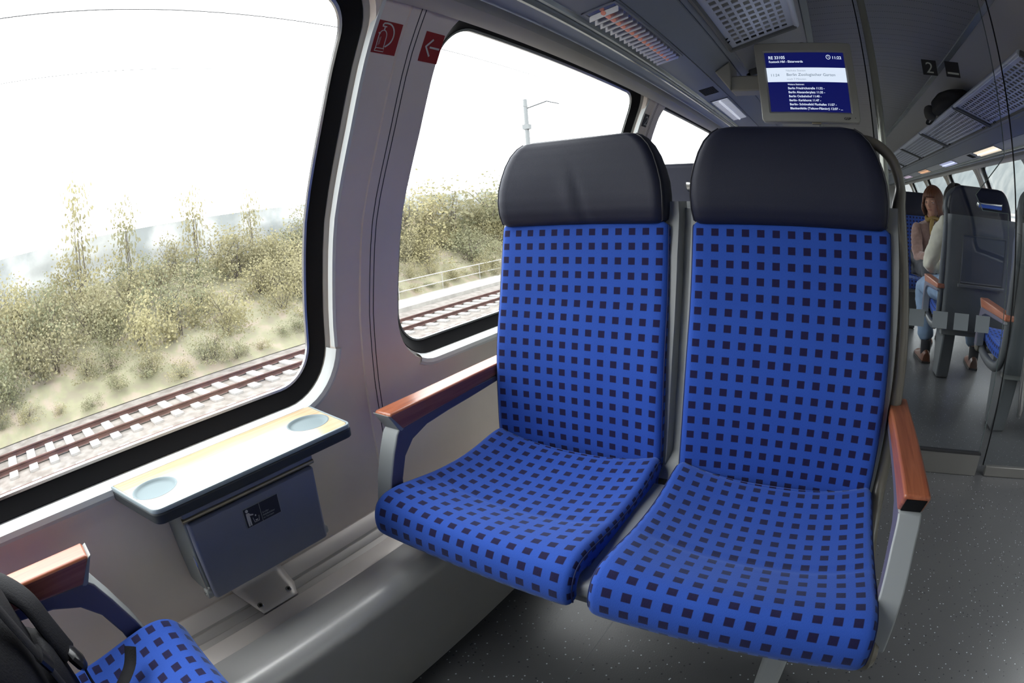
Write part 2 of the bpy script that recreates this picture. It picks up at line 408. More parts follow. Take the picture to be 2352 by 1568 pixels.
def make_window(idx, side, wy0, wy1):
    o = tag(empty('window_%d' % idx, (0, 0, 0)), None, None, None, 'structure')
    def ring(name, m, steps):
        bm = BM(); rings = [[bm.verts.new(wall_pt(y, s, dep, side)) for y, s in rrect(wy0, wy1, GLS0, GLS1, GL_R, d)] for d, dep in steps]
        n = len(rings[0])
        for a, b in zip(rings, rings[1:]):
            for q in range(n): bm.faces.new((a[q], a[(q + 1) % n], b[(q + 1) % n], b[q]))
        return link(name, bm, m, o)
    # glass follows the curve of the wall
    bm = BM(); NY, NS = 10, 14
    g = [[bm.verts.new(wall_pt(wy0 - 0.02 + (wy1 - wy0 + 0.04) * a / NY, GLS0 - 0.02 + (GLS1 - GLS0 + 0.04) * b / NS, 0.050, side)) for b in range(NS + 1)] for a in range(NY + 1)]
    for a in range(NY):
        for b in range(NS): bm.faces.new((g[a][b], g[a + 1][b], g[a + 1][b + 1], g[a][b + 1]))
    link('window_glass', bm, M_glass, o, recalc=False)
    ring('glass_edge_strip', M_metal, [(-0.001, 0.049), (0.001, 0.045), (0.006, 0.044), (0.007, 0.049)])
    ring('rubber_gasket', M_black, [(0.006, 0.050), (0.007, 0.044), (0.012, 0.041), (0.034, 0.022), (0.038, 0.026)])
    ring('reveal_trim', M_wallg, [(0.034, 0.030), (0.036, 0.022), (0.044, 0.016), (0.049, 0.014)])
    # white sill lip: round the lower half of the opening
    bm = BM(); loops = []
    for d, dep in ((0.037, 0.020), (0.041, 0.004), (0.046, -0.005), (0.056, -0.007), (0.064, -0.003), (0.066, 0.004)):
        loops.append([(y, s, dep) for y, s in rrect(wy0, wy1, GLS0, GLS1, GL_R, d)])
    n = len(loops[0]); zc = s_of_z(-0.262)
    keep = [q for q in range(n) if loops[0][q][1] < zc and loops[0][q][0] > wy0 + 0.015]
    vs = [[bm.verts.new(wall_pt(*p, side)) for p in lp] for lp in loops]
    for a, b in zip(vs, vs[1:]):
        for q in range(n):
            if q in keep and (q + 1) % n in keep: bm.faces.new((a[q], a[(q + 1) % n], b[(q + 1) % n], b[q]))
    bmesh.ops.delete(bm, geom=[v for v in bm.verts if not v.link_faces], context='VERTS')
    link('sill_lip', bm, M_wallw, o)
    # bright guide rails of the roller blind up both sides
    bm = BM()
    for yy in (wy1 + 0.047,):
        s0, s1 = zc, s_of_z(0.45); N = 16; L_ = []
        sg = 1 if yy > wy1 else -1
        for k in range(N + 1):
            s = s0 + (s1 - s0) * k / N
            L_.append([bm.verts.new(wall_pt(yy + dy * sg, s, dp, side)) for dy, dp in ((-0.004, 0.012), (-0.004, -0.003), (0.003, -0.005), (0.006, 0.003))])
        for a, b in zip(L_, L_[1:]):
            for q in range(3): bm.faces.new((a[q], a[q + 1], b[q + 1], b[q]))
    link('blind_guide', bm, M_wallw, o)
    return o
WLEFT = [(Y_W1 + PITCH * k, Y_W1 + PITCH * k + WIN_W) for k in range(-1, 8)]
bm = BM(); wall_cells(-1, WLEFT, Y_NEAR - 0.15, Y_END, bm)
wl = link('wall_left', bm, M_wall); tag(wl, None, None, None, 'structure')
bm = BM(); wall_cells(1, WLEFT, Y_NEAR - 0.15, Y_END, bm)
wr = link('wall_right', bm, M_wall); tag(wr, None, None, None, 'structure')
wi = 1
for side in (-1, 1):
    for (a, b) in WLEFT:
        make_window(wi, side, a, b); wi += 1
        c = wall_pt((a + b) / 2, (GLS0 + GLS1) / 2, 0.06, side)
        portal(c.x, c.y, c.z, GLS1 - GLS0 + 0.10, b - a + 0.06, (0, -radians(73) if side < 0 else radians(73), 0))
# the pillar joint beside each window: raised cover strip and two grooves
for side, par, tn in ((-1, wl, 'left'), (1, wr, 'right')):
    bmr, bmg = BM(), BM()
    for (a, b) in WLEFT:
        yc = b + PITCH / 2 - WIN_W / 2 + 0.0075
        for (y0, y1, hgt, tgt) in ((yc - 0.030, yc + 0.030, 0.0035, bmr), (yc - 0.004, yc - 0.0025, 0.0042, bmg), (yc + 0.008, yc + 0.0095, 0.0042, bmg)):
            L_ = []
            for k in range(25):
                s = SMAX * k / 24
                L_.append([tgt.verts.new(wall_pt(y, s, dp, side)) for y, dp in ((y0 - 0.003, 0.001), (y0, -hgt), (y1, -hgt), (y1 + 0.003, 0.001))])
            for p, q in zip(L_, L_[1:]):
                for j in range(3): tgt.faces.new((p[j], p[j + 1], q[j + 1], q[j]))
    link('joint_cover', bmr, M_wall, par); link('joint_groove', bmg, M_dark, par)

def extrude_profile(name, pts, m, side=-1, y0=Y_NEAR - 0.15, y1=Y_END, ny=1, kind='structure', parent=None):
    bm = BM(); rows = []
    for j in range(ny + 1):
        y = y0 + (y1 - y0) * j / ny
        rows.append([bm.verts.new(((x if side < 0 else 2 * X0 - x), y, z)) for x, z in pts])
    for a, b in zip(rows, rows[1:]):
        for k in range(len(pts) - 1): bm.faces.new((a[k], a[k + 1], b[k + 1], b[k]))
    o = link(name, bm, m, parent, recalc=False)
    if not parent: o['kind'] = kind
    return o
tn = 1
for side in (-1, 1):
    # skirting bands under the wall panel and the heater duct along the floor
    extrude_profile('baseboard_' + ('left' if side < 0 else 'right'), [(-0.956, -0.699), (-0.948, -0.697), (-0.943, -0.700), (-0.918, -0.717), (-0.916, -0.722)], M_band, side)
    extrude_profile('trim_%d' % tn, [(-0.917, -0.718), (-0.914, -0.722), (-0.909, -0.722), (-0.907, -0.719), (-0.893, -0.727), (-0.891, -0.7295), (-0.888, -0.728), (-0.874, -0.733), (-0.874, -0.738)], M_bandd, side); tn += 1
    extrude_profile('trim_%d' % tn, [(-0.876, -0.738), (-0.874, -0.732), (-0.870, -0.729), (-0.826, -0.728), (-0.821, -0.731), (-0.820, -0.745), (-0.812, -0.745)], M_band, side); tn += 1
    hp = [(-0.812, -0.75), (-0.812, -0.722), (-0.806, -0.717), (-0.735, -0.712)]
    for k in range(9):
        a = radians(90 - 90 * k / 8); hp.append((-0.735 + 0.040 * cos(a), -0.752 + 0.040 * sin(a)))
    hp += [(-0.695, -1.0)]
    extrude_profile('trim_%d' % tn, hp, M_heat, side); tn += 1
    # blind box, recess, cove rail, lamp panel, coving behind the rack
    extrude_profile('trim_%d' % tn, [(-0.715, 0.462), (-0.706, 0.440), (-0.697, 0.432), (-0.672, 0.436), (-0.652, 0.448), (-0.646, 0.470)], M_wallg, side); tn += 1
    extrude_profile('trim_%d' % tn, [(-0.652, 0.472), (-0.565, 0.474), (-0.562, 0.462)], M_recess, side); tn += 1
    extrude_profile('trim_%d' % tn, [(-0.572, 0.476), (-0.571, 0.457), (-0.567, 0.452), (-0.557, 0.450), (-0.551, 0.455), (-0.549, 0.462), (-0.543, 0.462), (-0.541, 0.458), (-0.534, 0.459), (-0.530, 0.470)], M_cover, side); tn += 1
    extrude_profile('trim_%d' % tn, [(-0.532, 0.470), (-0.519, 0.4715), (-0.4326, 0.4916), (-0.428, 0.4935), (-0.4275, 0.500), (-0.4255, 0.500), (-0.425, 0.4955), (-0.338, 0.552), (-0.336, 0.560), (-0.333, 0.560), (-0.331, 0.556), (-0.300, 0.575)], M_cove, side); tn += 1
    extrude_profile('trim_%d' % tn, [(-0.305, 0.570), (-0.290, 0.62), (-0.235, 0.72), (-0.155, 0.81), (-0.075, 0.875), (-0.022, 0.903)], M_side, side); tn += 1
    extrude_profile('trim_%d' % tn, [(-0.024, 0.902), (-0.018, 0.905), (-0.016, 0.898), (0.018, 0.902), (0.022, 0.912), (0.030, 0.914)], M_cover, side); tn += 1
bm = BM(); rows = []
for y in (Y_NEAR - 0.15, Y_END):
    rows.append([bm.verts.new((0.02 + (0.835) * k / 16, y, 0.908 + 0.030 * sin(pi * k / 16))) for k in range(17)])
for k in range(16): bm.faces.new((rows[0][k], rows[0][k + 1], rows[1][k + 1], rows[1][k]))
ce = link('ceiling', bm, M_ceil, recalc=False); ce['kind'] = 'structure'
# joints across the ceiling every 1.45 m
bm = BM()
for k in range(8):
    y = 0.7 + 1.45 * k
    rws = [[bm.verts.new((0.02 + 0.835 * j / 16, yy, 0.9065 + 0.030 * sin(pi * j / 16))) for j in range(17)] for yy in (y, y + 0.004)]
    for j in range(16): bm.faces.new((rws[0][j], rws[0][j + 1], rws[1][j + 1], rws[1][j]))
link('panel_joint', bm, M_dark, ce)
fl = BM(); box(fl, -0.72, 2 * X0 + 0.72, Y_NEAR - 0.15, Y_END, -1.04, -1.0)
fo = link('floor', fl, M_floor, smooth=False); fo['kind'] = 'structure'
bm = BM(); box(bm, -0.3945, -0.3925, Y_NEAR, 2.0, -1.0, -0.9997); link('welded_seam', bm, M_shelld, fo, smooth=False)
def end_wall(name, y):
    bm = BM()
    box(bm, -1.05, 2 * X0 + 1.05, y, y + 0.03, -1.0, 1.0)
    o = link(name, bm, M_side, smooth=False); o['kind'] = 'structure'
    return o
end_wall('wall_back', Y_NEAR - 0.18); ew = end_wall('wall_front', Y_END)
bm = BM(); box(bm, 0.12, 0.76, Y_END - 0.03, Y_END - 0.004, -1.0, 0.72); link('door_1', bm, M_shell)['kind'] = 'structure'

# ------------------------------------------------------------------ seats
# A seat is written for the one facing the lens: xl..xr across, y growing towards its back. f flips it to face away.
HR_Z = [-0.048, -0.040, -0.015, 0.013, 0.045, 0.075, 0.105, 0.130, 0.148, 0.158, 0.163]
HR_W = [0.205, 0.2145, 0.2175, 0.2185, 0.216, 0.209, 0.199, 0.186, 0.170, 0.155, 0.130]
HR_Y = [1.116, 1.108, 1.101, 1.100, 1.103, 1.108, 1.115, 1.122, 1.129, 1.137, 1.152]
HR_D = [0.070, 0.085, 0.092, 0.092, 0.090, 0.086, 0.080, 0.074, 0.068, 0.056, 0.024]
CUSH = [(1.062, -0.598), (1.050, -0.575), (1.032, -0.560), (0.995, -0.560), (0.94, -0.567), (0.88, -0.571), (0.82, -0.569), (0.76, -0.563), (0.70, -0.553), (0.65, -0.546), (0.615, -0.547), (0.592, -0.558), (0.579, -0.577), (0.574, -0.600), (0.577, -0.622), (0.588, -0.638)]
BACK = [(1.070, -0.665), (1.048, -0.640), (1.038, -0.600), (1.035, -0.560), (1.038, -0.49), (1.042, -0.43), (1.050, -0.36), (1.064, -0.29), (1.082, -0.222), (1.094, -0.17), (1.106, -0.115), (1.117, -0.065), (1.124, -0.046), (1.134, -0.040)]

M_pipb = mat('blue piping', (0.010, 0.020, 0.10), 0.7)
def loft_pad(name, prof, xl, xr_fn, dish_fn, thick_fn, f, parent, loc, yc, seams=(), uv0=(0, 0), bulge_fn=None, rc=0.016):
    """soft pad: prof is the side view of its face; UVs in metres"""
    P = smooth_pts([(0, y, z) for y, z in prof], 5); n = len(P)
    ln = [0.0]
    for a, b in zip(P, P[1:]): ln.append(ln[-1] + (b - a).length)
    tot = ln[-1]
    bm = BM(); uvl = bm.loops.layers.uv.new('UVMap')
    NU = 22; rings = []; uvs = []
    for i, p in enumerate(P):
        t = (P[min(i + 1, n - 1)] - P[max(i - 1, 0)]).normalized()
        nrm = Vector((0, t.z, -t.y))          # outwards normal of the face (up / towards the sitter)
        if name == 'backrest': nrm = Vector((0, -t.z, t.y))
        v = ln[i] / tot; xr = xr_fn(v); x0, x1 = xl, xr
        endk = min(1.0, min(ln[i], tot - ln[i]) / 0.02); inset = 0.012 * (1 - sqrt(max(0, 1 - (1 - endk) ** 2)))
        x0 += inset; x1 -= inset
        T = thick_fn(v); dish = dish_fn(v); w = x1 - x0; pts = []
        seam = 0.0
        for sv in seams: seam = max(seam, 0.0035 * math.exp(-((ln[i] - sv) / 0.0035) ** 2))
        # face
        for k in range(NU + 1):
            u = -1 + 2 * k / NU; xx = x0 + rc + (w - 2 * rc) * (u + 1) / 2
            d = -dish * (1 - abs(u) ** 2.4) - seam
            if bulge_fn: d += bulge_fn(u, v)
            pts.append((xx, d))
        R = [(x1 - rc + rc * sin(radians(a)), -rc + rc * cos(radians(a))) for a in (22, 45, 68, 90)]
        Lf = [(x0 + rc - rc * sin(radians(a)), -rc + rc * cos(radians(a))) for a in (90, 68, 45, 22)]
        m_ = [(x1, -rc - (T - rc) * 0.5), (x1, -T), (x1 - 0.008, -T - 0.004)]
        l_ = [(x0 + 0.008, -T - 0.004), (x0, -T), (x0, -rc - (T - rc) * 0.5)]
        seq = l_[1:] + Lf + pts + R + m_[:-1] + [m_[-1], l_[0]]
        # arc-length across
        acc = [0.0]
        for a, b in zip(seq, seq[1:]): acc.append(acc[-1] + hypot(b[0] - a[0], b[1] - a[1]))
        mid = acc[2 + 4 + NU // 2]
        ring = []
        for (xx, d) in seq:
            q = p + nrm * d
            yy = q.y if f > 0 else 2 * yc - q.y
            ring.append(bm.verts.new((xx, yy, q.z)))
        rings.append(ring); uvs.append([(a - mid + uv0[0], ln[i] + uv0[1]) for a in acc])
    m = len(rings[0])
    for i in range(n - 1):
        for k in range(m):
            k2 = (k + 1) % m
            fc = bm.faces.new((rings[i][k], rings[i][k2], rings[i + 1][k2], rings[i + 1][k]))
            for lp, (ii, kk) in zip(fc.loops, ((i, k), (i, k2), (i + 1, k2), (i + 1, k))): lp[uvl].uv = uvs[ii][kk]
    for i in (0, n - 1):
        try: bm.faces.new(rings[i])
        except Exception: pass
    o = link(name, bm, M_fab, parent, angle=70)
    # stitched piping down both long edges
    off = origin_of(parent)
    for kk, nm in ((3, 'piping'), (m - 6, 'piping')):
        pts = [Vector(o.data.vertices[i * m + kk].co) + off for i in range(3, n - 2)]
        bm = BM(); tube(bm, pts, 0.0017, 6); link('piping', bm, M_pipb, o)
    return o

def armrest(parent, xo, xi, f, yc, out):
    """xo..xi is the width; out is +1 when the outer side is towards +x"""
    Y = (lambda y: y) if f > 0 else (lambda y: 2 * yc - y)
    arm = empty('armrest', (0, 0, 0)); arm.parent = parent; arm.location = Vector((0, 0, 0))
    # bracket: side outline swept across the width
    sh_ = 0.040 if out > 0 else 0.0
    def sy(y): return y + sh_ * max(0, min(1, (0.86 - y) / 0.15))
    side = [(1.12, -0.425), (1.12, -0.437), (0.95, -0.447), (0.86, -0.451), (0.785, -0.457), (0.735, -0.474), (0.706, -0.503), (0.688, -0.550), (0.682, -0.600), (0.682, -0.640), (0.634, -0.640), (0.638, -0.60), (0.652, -0.54), (0.672, -0.485), (0.690, -0.446), (0.700, -0.436), (0.90, -0.425)]
    side = [(sy(y) if z > -0.52 else y + sh_ * max(0, (z + 0.64) / 0.12) * 0.6, z) for y, z in side]
    P = side
    bm = BM(); g = 0.002
    prism(bm, [(xo + g, Y(y), z) for y, z in P], (xi - xo - 2 * g, 0, 0))
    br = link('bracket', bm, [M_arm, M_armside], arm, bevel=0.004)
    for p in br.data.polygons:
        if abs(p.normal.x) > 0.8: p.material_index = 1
    # wooden pad with bevelled tip
    wood = [(1.135, -0.392), (1.135, -0.419), (0.95, -0.428), (0.74, -0.437), (0.708, -0.439), (0.679, -0.402), (0.677, -0.3965), (0.682, -0.3940), (0.80, -0.3935), (0.97, -0.392)]
    wood = [(sy(y), z) for y, z in wood]
    bm = BM(); prism(bm, [(xo, Y(y + (0.0)), z) for y, z in wood], (xi - xo, 0, 0))
    link('wooden_pad', bm, M_wood, arm, bevel=0.005)
    cp = [(sy(y), z) for y, z in ((0.6715, -0.3965), (0.6985, -0.4385), (0.704, -0.4420), (0.712, -0.4395), (0.680, -0.400))]
    if out > 0 and f > 0:
        cp = [(sy(y), z) for y, z in ((0.6765, -0.4015), (0.7035, -0.4365), (0.712, -0.437), (0.684, -0.401))]
        bm = BM(); prism(bm, [(xo + 0.006, Y(y), z) for y, z in cp], (xi - xo - 0.012, 0, 0)); o_e = link('open_end', bm, M_black, arm, smooth=False); o_e['label'] = 'black open end without its cap'  # solid black block paints the dark hollow of the uncapped end
    else:
        bm = BM(); prism(bm, [(xo + 0.001, Y(y), z) for y, z in cp], (xi - xo - 0.002, 0, 0)); link('end_cap', bm, M_shell, arm, bevel=0.0015)
    return arm

def headrest(parent, xc, f, yc, k=1.0, crease=0):
    Y = (lambda y: y) if f > 0 else (lambda y: 2 * yc - y)
    zs = []; 
    for i in range(len(HR_Z) - 1):
        for q in range(3): zs.append(HR_Z[i] + (HR_Z[i + 1] - HR_Z[i]) * q / 3)
    zs.append(HR_Z[-1])
    rings = []; bm = BM()
    for z in zs:
        hw = interp(z, HR_Z, HR_W) * k; yf = interp(z, HR_Z, HR_Y); dp = interp(z, HR_Z, HR_D); r = min(0.022, dp / 2.2)
        ring = []
        nf = 40 if crease else 14
        for q in range(nf + 1):
            u = -1 + 2 * q / nf; xx = u * (hw - r)
            ring.append((xx, yf + 0.010 * (1 - u * u) + crease * (0.0035 * math.exp(-((xx - 0.01 + (z - 0.02) * 0.25) / 0.010) ** 2) - 0.0025 * math.exp(-((xx + 0.016 + (z - 0.02) * 0.25) / 0.016) ** 2)) * math.exp(-((z - 0.005) / 0.055) ** 2)))
        for a in (25, 50, 75): ring.append((hw - r + r * sin(radians(a)), yf + r - r * cos(radians(a))))
        ring.append((hw, yf + r)); ring.append((hw + 0.002, yf + dp * 0.55)); ring.append((hw, yf + dp - r))
        for a in (30, 60): ring.append((hw - r + r * cos(radians(a)), yf + dp - r + r * sin(radians(a))))
        for q in range(nf + 1):
            u = 1 - 2 * q / nf; ring.append((u * (hw - r), yf + dp))
        for a in (30, 60): ring.append((-hw + r - r * sin(radians(a)), yf + dp - r + r * cos(radians(a))))
        ring.append((-hw, yf + dp - r)); ring.append((-hw - 0.002, yf + dp * 0.55)); ring.append((-hw, yf + r))
        for a in (75, 50, 25): ring.append((-hw + r - r * sin(radians(a)), yf + r - r * cos(radians(a))))
        rings.append([bm.verts.new((xc + a, Y(b), z)) for a, b in ring])
    m = len(rings[0])
    for a, b in zip(rings, rings[1:]):
        for q in range(m): bm.faces.new((a[q], a[(q + 1) % m], b[(q + 1) % m], b[q]))
    bm.faces.new(rings[0][::-1]); bm.faces.new(rings[-1])
    o = link('headrest', bm, M_leather, parent, angle=60)
    # piping following the outline of the front panel
    for sgn in (-1, 1):
        pts = []
        for z in zs[2:-3]:
            hw = interp(z, HR_Z, HR_W) * k; yf = interp(z, HR_Z, HR_Y); r = 0.016
            pts.append((xc + sgn * (hw - 0.004), Y(yf + 0.009), z))
        bm = BM(); tube(bm, pts, 0.0022, 6); link('piping', bm, M_piping, o)
    return o

def make_seat(label, xl, f=1, yc=0.0, arm_side=0, handle=0, flare=0.0, kind='blue', group=None, back='dark', wide=0.452):
    """yc: plane about which y is mirrored for f=-1"""
    Y = (lambda y: y) if f > 0 else (lambda y: 2 * yc - y)
    xr = xl + wide; xc = (xl + xr) / 2
    root = thing('train_seat', label, 'seat', (xc, Y(0.85), -1.0), group)
    L0 = [0.0]
    loft_pad('seat_cushion', CUSH, xl, lambda v: xr + flare * v, lambda v: 0.027 * (1 - max(0, (v - 0.55) / 0.45)) * min(1, v / 0.12 + 0.35), lambda v: interp(v, [0, 0.1, 0.6, 0.8, 1], [0.035, 0.06, 0.06, 0.032, 0.022]), f, root, None, yc,
             seams=(0.135, 0.325), uv0=(0.0168, 0.006))
    loft_pad('backrest', BACK, xl, lambda v: xr - 0.013 * v, lambda v: 0.016 * (1 - v * 0.7), lambda v: 0.062, f, root, None, yc, seams=(0.462,), uv0=(0.0168, 0.0015))
    headrest(root, xc - 0.008, f, yc, 1.0, 1 if (f > 0 and arm_side < 0 and back == 'light') else 0)
    # moulded shell behind the pads
    bm = BM(); sh = [(1.075, -0.655), (1.10, -0.60), (1.105, -0.54), (1.110, -0.44), (1.120, -0.34), (1.140, -0.24), (1.165, -0.12), (1.185, -0.055), (1.192, -0.030), (1.192, 0.0)]
    rows = []
    for (y, z) in sh:
        a, b = xl - 0.006, xr + 0.006
        rows.append([bm.verts.new((xx, Y(yy), z)) for xx, yy in ((a, y - 0.045), (a - 0.006, y - 0.02), (a - 0.002, y + 0.018), (a + 0.02, y + 0.035), ((a + b) / 2, y + 0.038), (b - 0.02, y + 0.035), (b + 0.002, y + 0.018), (b + 0.006, y - 0.02), (b, y - 0.045))])
    m = len(rows[0])
    for p, q in zip(rows, rows[1:]):
        for k in range(m): bm.faces.new((p[k], p[(k + 1) % m], q[(k + 1) % m], q[k]))
    bm.faces.new(rows[0][::-1]); bm.faces.new(rows[-1])
    shl = link('back_shell', bm, M_shell if back == 'light' else M_shelld, root, angle=50)
    if back != 'light':
        # shallow recess with a ledge moulded in the back of the shell
        bm = BM(); zt, zb = -0.105, -0.375
        yy = lambda z: interp(z, [p[1] for p in sh], [p[0] for p in sh]) + 0.0395
        fr = [(xl + 0.09, zt), (xr - 0.06, zt), (xr - 0.06, zb), (xl + 0.09, zb)]
        cx_, cz_ = (fr[0][0] + fr[1][0]) / 2, (zt + zb) / 2
        def q3(x, z, d): return (x, Y(yy(z) + d), z)
        o1 = [bm.verts.new(q3(x, z, -0.004)) for x, z in fr]; o2 = [bm.verts.new(q3(x, z, 0.004)) for x, z in fr]
        o3 = [bm.verts.new(q3(cx_ + (x - cx_) * 0.965, cz_ + (z - cz_) * 0.95, 0.004)) for x, z in fr]
        o4 = [bm.verts.new(q3(cx_ + (x - cx_) * 0.955, cz_ + (z - cz_) * 0.94, 0.0005)) for x, z in fr]
        for A, B in ((o1, o2), (o2, o3), (o3, o4)):
            for k in range(4): bm.faces.new((A[k], A[(k + 1) % 4], B[(k + 1) % 4], B[k]))
        bm.faces.new(o4)
        link('back_panel', bm, M_shelld, shl, recalc=True, bevel=0.0015)
        bm = BM(); 
        for k in range(1): box(bm, xl + 0.075, xr - 0.05, min(Y(yy(-0.385)), Y(yy(-0.385) + 0.022)), max(Y(yy(-0.385)), Y(yy(-0.385) + 0.022)), -0.396, -0.378)
        link('ledge', bm, M_shelld, shl, bevel=0.004)
        bm = BM(); hy = 1.202
        tube(bm, [(xc - 0.035, Y(hy - 0.01), 0.068), (xc - 0.03, Y(hy), 0.062), (xc + 0.13, Y(hy), 0.062), (xc + 0.135, Y(hy - 0.01), 0.068)], 0.013, 12, flat=(0.6, 1.6))
        link('grip_bar', bm, M_metal, root)
    # grey edge frame on the gangway side, with the grab loop at head height
    if handle:
        s = handle; xe = (xr if s > 0 else xl)
        main = [(xe + s * 0.004, 0.645, -0.652), (xe + s * 0.012, 0.72, -0.665), (xe + s * 0.016, 0.86, -0.672), (xe + s * 0.018, 0.99, -0.655), (xe + s * 0.020, 1.065, -0.60), (xe + s * 0.022, 1.092, -0.52), (xe + s * 0.022, 1.105, -0.40), (xe + s * 0.022, 1.125, -0.28), (xe + s * 0.017, 1.150, -0.15), (xe + s * 0.013, 1.168, -0.045)]
        bm = BM(); mp_ = smooth_pts(main, 6); tube(bm, [(x, Y(y), z) for x, y, z in mp_], [interp(q / (len(mp_) - 1), [0, 0.8, 1], [0.020, 0.019, 0.0175]) for q in range(len(mp_))], 14, flat=(1, 1.25))
        link('edge_frame', bm, M_tube if f > 0 else M_shelld, root)
        bm = BM()
        loop = [(xe + s * 0.013, 1.168, -0.045), (xe + s * 0.0115, 1.172, 0.0), (xe + s * 0.0175, 1.174, 0.045), (xe + s * 0.004, 1.174, 0.097), (xe - s * 0.026, 1.173, 0.127), (xe - s * 0.058, 1.171, 0.138), (xe - s * 0.085, 1.168, 0.136)]
        lp = smooth_pts(loop, 7); n = len(lp)
        rr = [interp(i / (n - 1), [0, 0.16, 0.34, 0.5, 1], [0.0180, 0.0175, 0.0120, 0.0125, 0.0125]) for i in range(n)]
        tube(bm, [(x, Y(y), z) for x, y, z in lp], rr, 14, flat=(1, 1.15))
        link('grab_handle', bm, M_tube if f > 0 else M_shelld, root)
        bm = BM(); c = Vector((xe + s * 0.024, Y(0.640), -0.648))
        tube(bm, [c + Vector((-0.05 * s, 0, -0.003)), c + Vector((-0.012 * s, 0, -0.001)), c + Vector((0.010 * s, 0, 0)), c + Vector((0.019 * s, 0, 0)), c + Vector((0.023 * s, 0, 0))], [0.030, 0.030, 0.028, 0.020, 0.004], 18)
        link('end_cap', bm, M_tube, root)
    for a in ([arm_side] if arm_side else []):
        if a < 0: xo, xi = xl - 0.054, xl - 0.003
        else: xo, xi = xr + 0.010, xr + 0.058
        armrest(root, xo, xi, f, yc, a)
    return root

def seat_frame(label, xa, xb, f, yc, xpost, group=None, col=None, pw=0.045):
    """the beam pair, the plate between the cushions and the pedestal that carry a pair of seats"""
    Y = (lambda y: y) if f > 0 else (lambda y: 2 * yc - y)
    r = thing('seat_frame', label, 'seat frame', (xpost, Y(0.85), -1.0), group)
    xm = (xa + xb) / 2
    bm = BM(); box(bm, xa + 0.02, xb - 0.02, min(Y(0.64), Y(0.69)), max(Y(0.64), Y(0.69)), -0.672, -0.640)
    link('front_beam', bm, M_shell, r, bevel=0.006)
    bm = BM(); box(bm, xa + 0.02, xb - 0.02, min(Y(0.98), Y(1.03)), max(Y(0.98), Y(1.03)), -0.700, -0.655)
    link('rear_beam', bm, M_shell, r, bevel=0.006)
    bm = BM(); prism(bm, [(xm - 0.030, Y(y), z) for y, z in ((0.600, -0.594), (0.608, -0.587), (0.80, -0.594), (0.99, -0.602), (1.02, -0.62), (1.02, -0.655), (0.66, -0.655), (0.64, -0.632), (0.604, -0.620), (0.600, -0.612))], (0.060, 0, 0))
    link('centre_plate', bm, M_shell, r, bevel=0.005)
    # shell webbing standing between the two backrests
    bm = BM(); rows = []
    for y, z in ((1.03, -0.61), (1.085, -0.56), (1.092, -0.44), (1.108, -0.32), (1.135, -0.20), (1.165, -0.08), (1.178, -0.045), (1.180, -0.015)):
        rows.append([bm.verts.new((xx, Y(yy), z)) for xx, yy in ((xm - 0.035, y), (xm + 0.035, y), (xm + 0.035, y + 0.04), (xm - 0.035, y + 0.04))])
    for p, q in zip(rows, rows[1:]):
        for k in range(4): bm.faces.new((p[k], p[(k + 1) % 4], q[(k + 1) % 4], q[k]))
    bm.faces.new(rows[0][::-1]); bm.faces.new(rows[-1]); link('centre_spine', bm, M_shell, r, angle=50)
    bm = BM(); w0 = pw
    pr = [(0.72, -0.66), (0.98, -0.66), (0.95, -0.80), (0.91, -0.999), (0.76, -0.999), (0.74, -0.86)]
    prism(bm, [(xpost - w0, Y(y), z) for y, z in pr], (2 * w0, 0, 0))
    link('pedestal', bm, M_arm if col is None else col, r, bevel=0.012)
    return r

GA = 'blue chequered seats'
s1 = make_seat('blue chequered window seat facing the lens beside the wood-topped armrest at the window wall', -0.790, 1, 0, arm_side=-1, flare=0.014, back='light')
s2 = make_seat('blue chequered gangway seat facing the lens with grab loop and wooden armrest on its right', -0.297, 1, 0, arm_side=1, handle=1, flare=0.020, back='light')
seat_frame('grey frame and pedestal under the two blue seats facing the lens', -0.80, 0.17, 1, 0, 0.034, pw=0.025)
YB = 0.338
s3 = make_seat('blue chequered window seat in the near left corner with a black backpack on it', -0.790, -1, YB, arm_side=-1, back='light')
s4 = make_seat('blue chequered gangway seat opposite, directly under the lens', -0.297, -1, YB, arm_side=1, handle=1, back='light')
seat_frame('grey frame and pedestal of the opposite near pair of seats', -0.80, 0.17, -1, YB, 0.034, pw=0.025)

# rows further along: a seat facing away has its headrest back at y = 2*yc - 1.19
def far_row(xw, xg, yc, f, side, labels, grp=None, frame_label=''):
    out = []
    # xw window seat left edge, xg gangway seat left edge, side = +1 when the gangway is towards -x
    out.append(make_seat(labels[0], xw, f, yc, arm_side=0, back='dark', wide=0.452 if xw < 1.3 else 0.415))
    out.append(make_seat(labels[1], xg, f, yc, arm_side=-1 if side > 0 else 1, handle=-1 if side > 0 else 1, back='dark'))
    seat_frame(frame_label, min(xw, xg), max(xw, xg) + 0.452, f, yc, xg + (0.10 if side > 0 else 0.35), col=M_shelld)
    return out
far_row(-0.790, -0.297, 1.70, -1, -1, ('dark-backed window seat facing away, its headrest showing between the two near headrests', 'dark-backed gangway seat facing away behind the near gangway seat'), frame_label='dark pedestal frame under the pair behind the near blue seats')
far_row(1.40, 0.945, 1.72, -1, 1, ('dark-backed window seat of the first row beyond the glass partition', 'dark-backed seat with wooden armrest just beyond the glass door, at the right edge'), frame_label='dark pedestal frame of the first row beyond the glass door')
far_row(1.250, 0.757, 2.125, -1, 1, ('dark-backed window seat next to the cream-sweatered passenger, facing away', 'dark-backed seat with metal grip, holding the cream-sweatered passenger'), frame_label='dark pedestal under the seat of the cream-sweatered passenger')
PB = 3.95        # the row that faces back towards the lens
